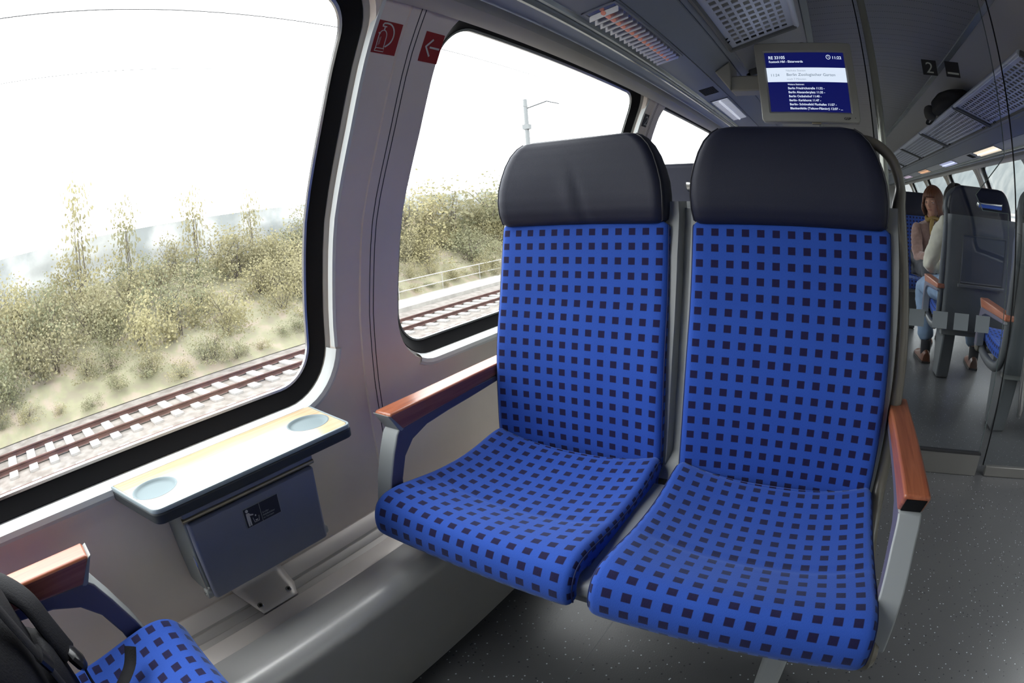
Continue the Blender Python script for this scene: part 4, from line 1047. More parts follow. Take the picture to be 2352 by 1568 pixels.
bm = BM(); box(bm, 0.818, 1.80, PY + 0.004, PY + 0.011, -0.955, 0.60); link('door_glass', bm, M_glass2, d, smooth=False)
bm = BM(); box(bm, 0.8165, 0.8195, PY + 0.002, PY + 0.012, -0.955, 0.90); link('door_edge', bm, M_black, d, smooth=False)
bm = BM(); box(bm, 0.832, 1.60, PY - 0.006, PY + 0.016, -1.0, -0.955); link('door_kick_plate', bm, M_kick, d, bevel=0.003)
bm = BM(); tube(bm, smooth_pts([(0.935, PY, -0.24), (0.915, PY - 0.03, -0.30), (0.902, PY - 0.045, -0.40), (0.900, PY - 0.05, -0.50), (0.905, PY - 0.045, -0.60), (0.925, PY - 0.03, -0.69), (0.94, PY, -0.73)], 6), 0.014, 12); link('door_pull', bm, M_metal, d)
pz = thing('grab_pole', 'tall slim grey-green pole from floor to ceiling at the partition edge', 'pole', (0.235, PY - 0.03, -1.0))
bm = BM(); tube(bm, [(0.235, PY - 0.03, -0.998), (0.235, PY - 0.03, 0.93)], 0.0155, 18); link('pole_tube', bm, mat('pole lacquer', (0.27, 0.28, 0.25), 0.22, metal=0.4), pz)
bm = BM(); lathe(bm, [(0.030, 0.0), (0.030, 0.010), (0.018, 0.022), (0.0155, 0.030)], 0.235, PY - 0.03, 24, z0=-0.999); link('floor_collar', bm, M_kick, pz)
number_sign((0.4450, PY - 0.0045, 0.5095), XR, ZU, 0.063, 0.060, 'black square sign with a grey figure 2 on the glass partition')
ns = thing('pictogram_sign', 'black square sign with a single grey bar, right of the figure 2 on the glass', 'sign', (0.5465, PY - 0.0045, 0.5115))
bm = BM(); quad(bm, (0.5465, PY - 0.0045, 0.5115), XR, ZU, 0.062, 0.061, 0.001, 0.0012); link('sign_plate', bm, M_signb, ns, smooth=False)
bm = BM(); quad(bm, (0.5535, PY - 0.0045, 0.5225), XR, ZU, 0.050, 0.0075, 0.0018, 0.0005); link('grey_bar', bm, M_signg, ns, smooth=False)

# sign on the far right pillar
for k in range(1):
    p0 = wall_pt(4.72, s_of_z(0.15), -0.002, 1)
    rs = thing('red_notice', 'small dark red notice on the far right window pillar', 'sign', tuple(p0))
    bm = BM(); box(bm, p0.x - 0.002, p0.x, 4.72, 4.79, 0.15, 0.24); link('sign_plate', bm, M_red, rs, smooth=False)

# ------------------------------------------------------------------ people
def skin_mesh(name, nodes, edges, m, parent, sub=2, root='pelvis'):
    """nodes {key:(x,y,z,r)}; grown with a Skin modifier, rooted at the pelvis, and baked to a mesh"""
    keys = list(nodes); idx = {k: i for i, k in enumerate(keys)}
    me = bpy.data.meshes.new(name + '_skeleton'); me.from_pydata([nodes[k][:3] for k in keys], [(idx[a], idx[b]) for a, b in edges], [])
    o = bpy.data.objects.new(name + '_skeleton', me); C.objects.link(o)
    sk = o.modifiers.new('skin', 'SKIN'); sk.use_smooth_shade = True; sk.branch_smoothing = 0.6
    for k, v in zip(keys, me.skin_vertices[0].data):
        r = nodes[k][3]; v.radius = r if isinstance(r, tuple) else (r, r); v.use_root = (k == root)
    s = o.modifiers.new('sub', 'SUBSURF'); s.levels = sub; s.render_levels = sub
    bpy.context.view_layer.update()
    dg = bpy.context.evaluated_depsgraph_get(); me2 = bpy.data.meshes.new_from_object(o.evaluated_get(dg))
    bpy.data.objects.remove(o)
    off = origin_of(parent)
    for v in me2.vertices: v.co -= off
    me2.name = name; me2.materials.clear(); me2.materials.append(m)
    for p in me2.polygons: p.use_smooth = True; p.material_index = 0
    r = bpy.data.objects.new(name, me2); C.objects.link(r); r.parent = parent
    return r
def folds(o, strength=0.014, size=0.07):
    t = bpy.data.textures.new('folds', 'CLOUDS'); t.noise_scale = size; t.noise_depth = 2
    d = o.modifiers.new('folds', 'DISPLACE'); d.texture = t; d.strength = strength; d.mid_level = 0.5; d.texture_coords = 'LOCAL'
    return o
def chain(nodes, edges, prefix, pts, start=None):
    prev = start
    for i, p in enumerate(pts):
        k = '%s%d' % (prefix, i); nodes[k] = p
        if prev: edges.append((prev, k))
        prev = k
    return prev
def hand(nodes, edges, wrist, wp, dirv, upv, side, curl=0.5):
    """palm, four unequal fingers and a thumb that leaves the side of the palm"""
    d = Vector(dirv).normalized(); u = Vector(upv).normalized(); sd = d.cross(u).normalized() * side; w = Vector(wp)
    palm = w + d * 0.045; nodes[wrist + 'palm'] = (*palm, (0.030, 0.016)); edges.append((wrist, wrist + 'palm'))
    for i, (o_, ln) in enumerate(((-0.027, 0.060), (-0.009, 0.074), (0.009, 0.078), (0.026, 0.070))):
        b = palm + sd * o_ + d * 0.030; c = b + d * ln * 0.5 - u * 0.010 * curl; e = c + d * ln * 0.42 - u * 0.035 * curl
        chain(nodes, edges, '%sf%d_' % (wrist, i), [(*b, 0.0092), (*c, 0.0085), (*e, 0.0075)], wrist + 'palm')
    tb = palm + sd * 0.028 - d * 0.012; tc_ = tb + sd * 0.020 + d * 0.026 - u * 0.008; te = tc_ + d * 0.026 - u * 0.010
    chain(nodes, edges, wrist + 't', [(*tb, 0.0125), (*tc_, 0.0105), (*te, 0.0085)], wrist + 'palm')
def head_mesh(bm, c, yaw_, tilt=0.0, s=1.06):
    """face looks along -y before turning; written into bm"""
    R_ = Matrix.Rotation(yaw_, 3, 'Z') @ Matrix.Rotation(tilt, 3, 'X')
    g = bmesh.ops.create_uvsphere(bm, u_segments=40, v_segments=32, radius=1.0)
    def bump(p, at, w, a): return a * math.exp(-sum(((p[i] - at[i]) / w[i]) ** 2 for i in range(3)))
    for v in g['verts']:
        p = v.co.copy(); q = Vector((p.x * 0.074, p.y * 0.092, p.z * 0.112))
        if p.z < -0.1: k = 1 - 0.34 * min(1, (-p.z - 0.1) / 0.9); q.x *= k; q.y *= (1 - 0.12 * min(1, -p.z))
        f_ = -p.y
        dy = 0
        dy -= bump(p, (0, -1, -0.08), (0.11, 0.5, 0.20), 0.022)      # nose
        dy -= bump(p, (0, -1, -0.22), (0.16, 0.5, 0.08), 0.016)
        dy += bump(p, (0.34, -0.92, 0.04), (0.17, 0.5, 0.10), 0.008) + bump(p, (-0.34, -0.92, 0.04), (0.17, 0.5, 0.10), 0.008)   # eye sockets
        dy -= bump(p, (0, -1, 0.20), (0.45, 0.5, 0.10), 0.005)       # brow
        dy -= bump(p, (0, -0.9, -0.46), (0.22, 0.5, 0.09), 0.006)    # lips
        dy -= bump(p, (0, -0.6, -0.82), (0.26, 0.6, 0.16), 0.010)    # chin
        dy += bump(p, (0, -0.8, -0.62), (0.3, 0.4, 0.08), 0.004)
        q.x += (1 if p.x > 0 else -1) * bump(p, (0.7 if p.x > 0 else -0.7, -0.6, -0.12), (0.25, 0.4, 0.22), 0.004)
        q.y += dy; v.co = R_ @ (q * s) + Vector(c)
    for sx in (-1, 1):      # ears
        e = bmesh.ops.create_uvsphere(bm, u_segments=12, v_segments=10, radius=1.0)
        for v in e['verts']:
            p = v.co; q = Vector((sx * 0.074 + p.x * 0.008, 0.008 + p.y * 0.018, -0.005 + p.z * 0.032)); v.co = R_ @ (q * s) + Vector(c)
    return R_
M_skin = mat('skin', (0.52, 0.27, 0.18), 0.5, noise=0.06, nscale=30)
M_eyew = mat('eye white', (0.55, 0.52, 0.50), 0.2); M_iris = mat('iris', (0.03, 0.025, 0.02), 0.2); M_lip = mat('lips', (0.36, 0.11, 0.09), 0.45)
M_jeans = mat('blue denim', (0.20, 0.29, 0.42), 0.8, noise=0.25, nscale=25, bump=0.3, bscale=700)
M_shoe = mat('brown leather', (0.13, 0.045, 0.020), 0.35, noise=0.2, nscale=20); M_sock = mat('dark socks', (0.02, 0.02, 0.025), 0.8)
M_sole = mat('shoe sole', (0.02, 0.016, 0.014), 0.6)
def face_bits(parent, c, R_, s=1.06):
    for sx in (-1, 1):
        bm = BM(); g = bmesh.ops.create_uvsphere(bm, u_segments=14, v_segments=10, radius=0.0115 * s)
        for v in g['verts']: v.co = v.co + Vector(c) + R_ @ (Vector((sx * 0.029, -0.0745, 0.006)) * s)
        e = link('eye', bm, M_eyew, parent)
        bm = BM(); g = bmesh.ops.create_uvsphere(bm, u_segments=12, v_segments=8, radius=0.0062 * s)
        for v in g['verts']: v.co = v.co + Vector(c) + R_ @ (Vector((sx * 0.029 - 0.002, -0.0815, 0.005)) * s)
        link('iris', bm, M_iris, e)
        for dz, hh in ((0.0075, 0.0075), (-0.0085, 0.0055)):
            bm = BM(); g = bmesh.ops.create_uvsphere(bm, u_segments=16, v_segments=10, radius=1.0)
            for v in g['verts']: v.co = Vector(c) + R_ @ (Vector((sx * 0.029 + v.co.x * 0.0165, -0.0765 + v.co.y * 0.0125, 0.006 + dz + v.co.z * hh)) * s)
            link('eyelid', bm, M_skin, e)
        bm = BM(); tube(bm, [Vector(c) + R_ @ (Vector((sx * x, y, z)) * s) for x, y, z in ((0.014, -0.0935, 0.027), (0.030, -0.0895, 0.031), (0.044, -0.0785, 0.026))], [0.0015, 0.0025, 0.0012], 8)
        link('eyebrow', bm, M_hair, parent)
    bm = BM(); tube(bm, [Vector(c) + R_ @ (Vector(p) * s) for p in ((-0.024, -0.0835, -0.0505), (-0.008, -0.0935, -0.0525), (0, -0.0945, -0.0530), (0.008, -0.0935, -0.0525), (0.024, -0.0835, -0.0505))], [0.0012, 0.0036, 0.0036, 0.0036, 0.0012], 8)
    link('lips', bm, M_lip, parent)
M_hair = mat('auburn hair', (0.13, 0.040, 0.014), 0.45, noise=0.5, nscale=60, bump=0.6, bscale=200)
def shoe(parent, heel, toe, name='shoe'):
    h, t_ = Vector(heel), Vector(toe); d = (t_ - h).normalized(); sd = Vector((-d.y, d.x, 0)); bm = BM(); rings = []
    prof = [(0.0, 0.030, 0.075), (0.03, 0.038, 0.095), (0.08, 0.040, 0.100), (0.13, 0.042, 0.075), (0.19, 0.047, 0.050), (0.245, 0.042, 0.040), (0.275, 0.026, 0.030), (0.285, 0.010, 0.020)]
    for l, w, hh in prof:
        rings.append([bm.verts.new(h + d * l + sd * (w * cos(a)) + Vector((0, 0, 0.012 + (hh - 0.012) * max(0, sin(a))))) for a in [pi * k / 10 for k in range(11)]])
    for a, b in zip(rings, rings[1:]):
        for k in range(10): bm.faces.new((a[k], a[k + 1], b[k + 1], b[k]))
        bm.faces.new((a[10], a[0], b[0], b[10]))
    bm.faces.new(rings[0]); bm.faces.new(rings[-1][::-1])
    s_ = link(name, bm, M_shoe, parent, angle=60)
    bm = BM(); pts = []
    for l, w, hh in prof: pts.append(h + d * l + sd * (w + 0.004) + Vector((0, 0, 0.001)))
    for l, w, hh in prof[::-1]: pts.append(h + d * l - sd * (w + 0.004) + Vector((0, 0, 0.001)))
    prism(bm, pts, (0, 0, 0.014)); link('sole', bm, M_sole, s_)
    return s_

def seated(label, hip, look, head_c, head_yaw, tilt, sh_l, sh_r, el_l, el_r, wr_l, wr_r, kn_l, kn_r, an_l, an_r, toe_l, toe_r, top_m, leg_m, top_name, bulk=1.0):
    """left/right are picture sides (-x / +x)"""
    P = thing('person', label, 'person', (hip[0], hip[1], -1.0))
    V = Vector; H = V(hip); HC = V(head_c); shm = (V(sh_l) + V(sh_r)) / 2
    nd, ed = {}, []
    nd['pelvis'] = (*H, (0.125, 0.095))
    waist = H.lerp(shm, 0.38); chest = H.lerp(shm, 0.78)
    nd['waist'] = (*waist, (0.115, 0.088)); nd['chest'] = (*chest, (0.135, 0.095)); nd['neck0'] = (*(shm + V((0, 0, 0.045))), 0.056); nd['neck1'] = (*(shm.lerp(HC, 0.62) + V((0, 0, 0.0))), 0.050); nd['neck2'] = (*(HC + V((0, 0, -0.03))), 0.052)
    ed += [('pelvis', 'waist'), ('waist', 'chest'), ('chest', 'neck0'), ('neck0', 'neck1'), ('neck1', 'neck2')]
    for nm, sh, el, wr, sd in (('l', sh_l, el_l, wr_l, -1), ('r', sh_r, el_r, wr_r, 1)):
        sh, el, wr = V(sh), V(el), V(wr)
        chain(nd, ed, 'arm' + nm, [(*sh, 0.052), (*sh.lerp(el, 0.5), 0.045), (*el, 0.040), (*el.lerp(wr, 0.5), 0.036), (*wr, 0.026)], 'chest')
        hand(nd, ed, 'arm%s4' % nm, wr, (wr - el), (0, 0, 1), -sd * (1 if look > 0 else -1))
    for nm, kn, an, toe, sd in (('l', kn_l, an_l, toe_l, -1), ('r', kn_r, an_r, toe_r, 1)):
        kn, an, toe = V(kn), V(an), V(toe); th = H + V((sd * 0.085, 0.02 * look, -0.01))
        chain(nd, ed, 'leg' + nm, [(*th, 0.085), (*th.lerp(kn, 0.5), 0.072), (*kn, 0.056), (*kn.lerp(an, 0.35), 0.055), (*an, 0.034), (*(an.lerp(toe, 0.35)), 0.022)], 'pelvis')
    body = skin_mesh('body', nd, ed, M_skin, P)
    bm = BM(); R_ = head_mesh(bm, HC, head_yaw, tilt); off = origin_of(P)
    bmesh.ops.translate(bm, verts=bm.verts, vec=-off); bm.from_mesh(body.data); bm.to_mesh(body.data); bm.free()
    for p in body.data.polygons: p.use_smooth = True; p.material_index = 0
    face_bits(P, HC, R_)
    # clothes
    n2, e2 = {}, []; k = 1.16 * bulk
    n2['pelvis'] = (*(H + V((0, 0, 0.02))), (0.125 * k, 0.098 * k)); n2['waist'] = (*waist, (0.118 * k, 0.092 * k)); n2['chest'] = (*chest, (0.136 * k, 0.100 * k)); n2['collar'] = (*(shm + V((0, 0, 0.040))), 0.068); n2['collar2'] = (*(shm.lerp(HC, 0.40)), 0.060)
    e2 += [('pelvis', 'waist'), ('waist', 'chest'), ('chest', 'collar'), ('collar', 'collar2')]
    for nm, sh, el, wr in (('l', sh_l, el_l, wr_l), ('r', sh_r, el_r, wr_r)):
        sh, el, wr = V(sh), V(el), V(wr)
        chain(n2, e2, 's' + nm, [(*sh, 0.066 * bulk), (*sh.lerp(el, 0.5), 0.056 * bulk), (*el, 0.050 * bulk), (*el.lerp(wr, 0.5), 0.048), (*el.lerp(wr, 0.97), 0.037)], 'chest')
    folds(skin_mesh(top_name, n2, e2, top_m, P, sub=3), 0.026, 0.055)
    n3, e3 = {'pelvis': (*H, (0.135, 0.108))}, []
    for nm, kn, an, sd in (('l', kn_l, an_l, -1), ('r', kn_r, an_r, 1)):
        kn, an = V(kn), V(an); th = H + V((sd * 0.088, 0.03 * look, -0.01))
        chain(n3, e3, 't' + nm, [(*th, 0.098), (*th.lerp(kn, 0.5), 0.086), (*kn, 0.072), (*kn.lerp(an, 0.4), 0.072), (*kn.lerp(an, 0.93), 0.064)], 'pelvis')
    folds(skin_mesh('trousers', n3, e3, leg_m, P, sub=3), 0.018, 0.05)
    for an, toe in ((an_l, toe_l), (an_r, toe_r)):
        an, toe = V(an), V(toe); d = V((toe.x - an.x, toe.y - an.y, 0)).normalized()
        heel = V((an.x, an.y, -0.999)) - d * 0.06
        shoe(P, heel, heel + d)
        bm = BM(); tube(bm, [an + V((0, 0, 0.05)), V((an.x, an.y, -0.93)), V((an.x, an.y, -0.95))], [0.042, 0.040, 0.036], 14); link('sock', bm, M_sock, P)
    return P, R_, HC
def hair_cap(parent, c, R_, s, fringe=True, long=0.10, m=None):
    bm = BM(); rnd = random.Random(31)
    def sph(az, el, k=1.0):      # az 0 = face direction
        return Vector((sin(az) * cos(el) * 0.083 * k, -cos(az) * cos(el) * 0.100 * k + 0.004, sin(el) * 0.120 * k + 0.004))
    n = 84
    for lay in (0, 1):
        for i in range(n):
            az = 2 * pi * (i + 0.5 * lay) / n - pi + rnd.uniform(-0.02, 0.02); fa = abs(az)
            if fa < 0.62: zend = 0.040 if fringe else 0.085
            elif fa < 0.95: zend = (0.040 if fringe else 0.085) - (fa - 0.62) / 0.33 * (0.05 + long)
            else: zend = -long - 0.012 + rnd.uniform(-0.012, 0.012)
            k = 1.05 + 0.05 * lay + rnd.uniform(-0.01, 0.02); pts = []
            part = 0.30
            for q in range(9):
                el = (pi / 2) * (1 - q / 8 * 1.0)
                z = sin(el) * 0.120 * k + 0.004
                if z < zend: break
                a2 = az * (1 - 0.25 * (1 - q / 8)) + part * (1 - q / 8) ** 2
                pts.append(sph(a2, el, k))
            if zend < 0.0:
                base = sph(az, 0.0, k); steps = 5
                for q in range(1, steps + 1):
                    t = q / steps; p = base.copy(); p.z = 0.004 + (zend - 0.004) * t
                    bul = 1 + 0.10 * sin(pi * min(1, t * 0.9)) - 0.10 * t * t; p.x *= bul; p.y = p.y * bul; pts.append(p)
            elif pts:
                e = pts[-1].copy(); e.z = zend; pts.append(e)
            if len(pts) < 3: continue
            P_ = [Vector(c) + R_ @ (p * s) for p in pts]; m_ = len(P_)
            tube(bm, P_, [0.0062 * s] * (m_ - 1) + [0.0030], 6, flat=(1.0, 0.75))
    return link('hair', bm, m or M_hair, parent, angle=180)
M_cream = mat('cream wool', (0.60, 0.57, 0.45), 0.9, noise=0.10, nscale=14, bump=0.6, bscale=260, sheen=0.3)
M_brown = mat('brown wool jacket', (0.26, 0.155, 0.125), 0.9, noise=0.22, nscale=40, bump=0.6, bscale=200, sheen=0.3)
M_must = mat('mustard scarf', (0.26, 0.16, 0.035), 0.8, noise=0.3, nscale=40)
M_trou = mat('dark trousers', (0.03, 0.032, 0.04), 0.8)
P2, R2, H2 = seated('passenger in a cream sweater and jeans seen from behind, elbow on the wooden armrest', (0.925, 3.32, -0.440), 1, (0.93, 3.54, 0.060), pi - 0.1, 0.25,
    (0.800, 3.35, -0.050), (1.090, 3.35, -0.050), (0.712, 3.47, -0.325), (1.16, 3.52, -0.33), (0.86, 3.70, -0.36), (1.03, 3.74, -0.36),
    (0.745, 3.80, -0.500), (1.12, 3.80, -0.500), (0.785, 3.70, -0.90), (1.17, 3.64, -0.90), (0.775, 3.86, -0.97), (1.19, 3.80, -0.97), M_cream, M_jeans, 'sweater', 1.10)
hair_cap(P2, H2, R2, 1.0, False, 0.06, mat('dark hair', (0.02, 0.014, 0.010), 0.5))
P1, R1, H1 = seated('passenger with auburn hair and brown jacket facing the lens, looking to the left', (0.985, 4.84, -0.440), -1, (1.015, 4.74, 0.072), -0.62, 0.02,
    (0.855, 4.80, -0.135), (1.145, 4.82, -0.135), (0.845, 4.66, -0.385), (1.20, 4.68, -0.385), (0.95, 4.46, -0.37), (1.08, 4.46, -0.37),
    (0.90, 4.36, -0.47), (1.08, 4.36, -0.47), (0.92, 4.40, -0.90), (1.06, 4.40, -0.90), (0.91, 4.26, -0.97), (1.07, 4.26, -0.97), M_brown, M_trou, 'jacket', 1.02)
hair_cap(P1, H1, R1, 1.10, True, 0.075)
bm = BM(); pts = [Vector((H1.x, H1.y + 0.02, -0.060)) + Vector((0.066 * cos(a), 0.062 * sin(a), 0.010 * sin(a * 3))) for a in [2 * pi * k / 24 for k in range(25)]]
tube(bm, pts, 0.019, 10, cap=False)
tube(bm, smooth_pts([(H1.x - 0.02, H1.y - 0.045, -0.07), (H1.x - 0.035, H1.y - 0.065, -0.12), (H1.x - 0.03, H1.y - 0.075, -0.20)], 5), [0.02] * 10 + [0.012], 10)
link('scarf', bm, M_must, P1)
bm = BM()
for sg, dx in ((-1, -0.030), (1, 0.030)):
    tube(bm, smooth_pts([(H1.x + dx * 1.6, H1.y + 0.02, -0.072), (H1.x + dx * 1.5, 4.695, -0.13), (H1.x + dx, 4.680, -0.22), (H1.x + dx * 0.7, 4.690, -0.34)], 5), 0.010, 8, flat=(1.8, 0.6))
link('jacket_lapel', bm, mat('jacket lapel', (0.13, 0.075, 0.06), 0.9), P1)

# ------------------------------------------------------------------ backpack on the near left seat
bp = thing('backpack', 'black backpack with a grey panel leaning on the near left seat', 'backpack', (-0.62, -0.24, -0.55))
blob('pack_body', (-0.60, -0.265, -0.405), (0.150, 0.118, 0.143), M_bagc, bp, 5, 0.035, 11, 0.42)
blob('front_pocket', (-0.505, -0.235, -0.44), (0.075, 0.085, 0.105), M_bagg, bp, 4, 0.05, 4, 0.4, Matrix.Rotation(radians(12), 3, 'Y'))
blob('side_pocket', (-0.655, -0.152, -0.475), (0.075, 0.030, 0.070), M_bagc, bp, 4, 0.07, 21, 0.35)
bm = BM(); tube(bm, smooth_pts([(-0.72, -0.215, -0.315), (-0.71, -0.165, -0.335), (-0.700, -0.130, -0.370), (-0.685, -0.118, -0.410), (-0.672, -0.108, -0.455)], 6), 0.015, 14, flat=(1.9, 0.55)); st_ = link('shoulder_strap', bm, M_bagc, bp)
for (p, q) in (((-0.672, -0.108, -0.448), (-0.665, -0.096, -0.480)),):
    bm = BM(); a, b_ = Vector(p), Vector(q)
    tube(bm, [a, a.lerp(b_, 0.25), a.lerp(b_, 0.75), b_], [0.013, 0.019, 0.019, 0.012], 12, flat=(1.3, 0.6)); link('buckle', bm, M_buckle, st_)
bm = BM(); tube(bm, smooth_pts([(-0.665, -0.098, -0.478), (-0.655, -0.100, -0.515), (-0.645, -0.085, -0.535), (-0.69, -0.035, -0.538), (-0.715, -0.012, -0.522)], 6), 0.0065, 8, flat=(1.9, 0.35)); link('webbing_tail', bm, M_bagc, bp)
bm = BM(); tube(bm, smooth_pts([(-0.56, -0.150, -0.27), (-0.575, -0.136, -0.36), (-0.585, -0.130, -0.45), (-0.58, -0.135, -0.53)], 6), 0.008, 8, flat=(1.9, 0.4)); link('compression_strap', bm, M_bagc, bp)
bm = BM(); tube(bm, smooth_pts([(-0.575, -0.133, -0.372), (-0.578, -0.128, -0.392)], 4), 0.014, 12, flat=(1.2, 0.6)); link('buckle', bm, M_buckle, bp)

# ------------------------------------------------------------------ outside
RT = -4.40       # rail head level
def gmat(name, c1, c2, scale, rough=0.9, detail=6, c3=None):
    m, nt, p = newmat(name); N, L = nt.nodes, nt.links
    tc = N.new('ShaderNodeTexCoord'); n = N.new('ShaderNodeTexNoise'); n.inputs['Scale'].default_value = scale; n.inputs['Detail'].default_value = detail
    L.new(tc.outputs['Object'], n.inputs['Vector']); cr = N.new('ShaderNodeValToRGB')
    cr.color_ramp.elements[0].position = 0.36; cr.color_ramp.elements[1].position = 0.64
    cr.color_ramp.elements[0].color = (*c1, 1); cr.color_ramp.elements[1].color = (*c2, 1)
    if c3: e = cr.color_ramp.elements.new(0.5); e.color = (*c3, 1)
    L.new(n.outputs['Fac'], cr.inputs[0]); L.new(cr.outputs[0], p.inputs['Base Color']); p.inputs['Roughness'].default_value = rough
    return m
M_ball = gmat('ballast', (0.105, 0.092, 0.082), (0.165, 0.15, 0.138), 3.0)
M_grass = gmat('dry bank', (0.15, 0.135, 0.095), (0.21, 0.175, 0.135), 1.4, c3=(0.165, 0.16, 0.10))
M_stone = gmat('pale stone wall', (0.20, 0.215, 0.215), (0.36, 0.365, 0.36), 0.55)
M_conc = gmat('concrete edge', (0.20, 0.19, 0.175), (0.27, 0.26, 0.24), 1.5)
M_rail = gmat('rusty rail', (0.055, 0.026, 0.022), (0.085, 0.042, 0.035), 2)
M_slp = gmat('sleeper concrete', (0.26, 0.25, 0.24), (0.34, 0.33, 0.32), 3)
M_wood_r = gmat('wooded slope', (0.060, 0.072, 0.075), (0.105, 0.115, 0.112), 0.7)
def surf(name, rows, m, kind='structure', parent=None):
    bm = BM(); R_ = [[bm.verts.new(p) for p in r] for r in rows]
    for a, b in zip(R_, R_[1:]):
        for k in range(len(a) - 1): bm.faces.new((a[k], a[k + 1], b[k + 1], b[k]))
    o = link(name, bm, m, parent, recalc=False)
    if kind and not parent: o['kind'] = kind
    return o
surf('ground', [[(-20.8, y, RT - 0.17), (-18.4, y, RT - 0.17), (-18.2, y, RT - 0.2), (8, y, RT - 0.2)] for y in (-80, 0, 60, 160)], M_ball)
rb = random.Random(5); rows = []
for j in range(121):
    y = -70 + 2 * j; fx = max(0, min(1, (y - 12) / 5)); xs = -18.35 - 2.3 * fx
    row = []
    for k in range(15):
        t = k / 14; x = xs + (-27.6 - xs) * t
        z = RT - 0.15 + (3.9) * (t ** 0.85) + (rb.uniform(-0.12, 0.12) if 0 < k else 0)
        row.append((x, y, z))
    rows.append(row)
surf('embankment', rows, M_grass)
rows = []
for j in range(121):
    y = -70 + 2 * j
    rows.append([(-27.3 - 0.06 * k + (rb.uniform(-0.14, 0.14) if 0 < k < 7 else 0), y, -1.0 + (1.56 + 1.0) * k / 7) for k in range(8)] + [(-28.1, y, 1.56), (-40, y, 1.50)])
surf('retaining_wall', rows, M_stone)
kb = tag(surf('concrete_path', [[(-20.75, y, RT - 0.3), (-20.75, y, RT + 0.02), (-18.75, y, RT + 0.02), (-18.7, y, RT - 0.3)] for y in (14.5, 60, 160)], M_conc, None), None, None, None, 'structure')
def track(xc, label):
    t = thing('railway_track', label, 'railway track', (xc, 0, RT - 0.2))
    for sx in (-1, 1):
        bm = BM(); x = xc + sx * 0.7175
        pr = [(x - 0.036, RT), (x + 0.036, RT), (x + 0.036, RT - 0.035), (x + 0.010, RT - 0.055), (x + 0.010, RT - 0.13), (x + 0.07, RT - 0.155), (x - 0.07, RT - 0.155), (x - 0.010, RT - 0.13), (x - 0.010, RT - 0.055), (x - 0.036, RT - 0.035)]
        prism(bm, [(a, -70, z) for a, z in pr], (0, 230, 0)); link('rail', bm, M_rail, t, smooth=False)
    bm = BM(); box(bm, xc - 1.28, xc + 1.28, -3.6, -3.6 + 0.30, RT - 0.21, RT - 0.135); s0 = link('sleeper', bm, M_slp, t, smooth=False)
    for k in range(1, 100):
        s_ = s0.copy(); C.objects.link(s_); s_.parent = t; s_.location.y = s0.location.y + 0.72 * k
    return t
track(-16.2, 'railway track with pale sleepers below the bushy bank')
track(-12.85, 'nearer railway track, just above the lower window edge')
# guard rail beside the concrete path
gr = thing('guard_rail', 'thin two-bar guard rail at the foot of the bushes', 'railing', (-20.85, 15, RT))
for z in (RT + 0.97, RT + 0.42):
    bm = BM(); tube(bm, [(-20.85, 15, z), (-20.85, 80, z)], 0.028, 8); link('bar', bm, M_wallg, gr)
for k in range(14):
    bm = BM(); tube(bm, [(-20.85, 16 + 3.6 * k, RT), (-20.85, 16 + 3.6 * k, RT + 1.0)], 0.025, 8); link('post', bm, M_wallg, gr)
# mast and wires of the overhead line
mt = thing('overhead_mast', 'pale overhead line mast with a bracket, in the second window', 'mast', (-19.6, 31.7, RT))
bm = BM(); M_mast = mat('mast paint', (0.155, 0.165, 0.17), 0.7); tube(bm, [(-19.6, 31.7, RT), (-19.6, 31.7, 7.7)], [0.20, 0.15], 12); link('mast_post', bm, M_mast, mt)
bm = BM(); tube(bm, [(-19.6, 31.7, 7.0), (-18.0, 31.9, 7.35), (-17.1, 32.0, 7.05)], [0.05, 0.05, 0.04], 8); link('bracket', bm, mat('mast dark', (0.06, 0.065, 0.07), 0.6), mt)
for z in (5.5, 3.3):
    bm = BM(); box(bm, -19.85, -19.35, 31.5, 31.9, z, z + 0.35); link('collar', bm, M_mast, mt, smooth=False)
M_wire = mat('wire', (0.05, 0.05, 0.055), 0.5)
for (z, rr, lab) in ((6.42, 0.015, 'upper overhead wire crossing the top of the large window'), (4.70, 0.008, 'lower thin overhead wire in the large window')):
    bm = BM(); tube(bm, [(-12.85, -60, z), (-12.85, 130, z)], rr, 6); tag(link('overhead_wire', bm, M_wire, None, loc=(-12.85, 0, z)), lab, 'wire')

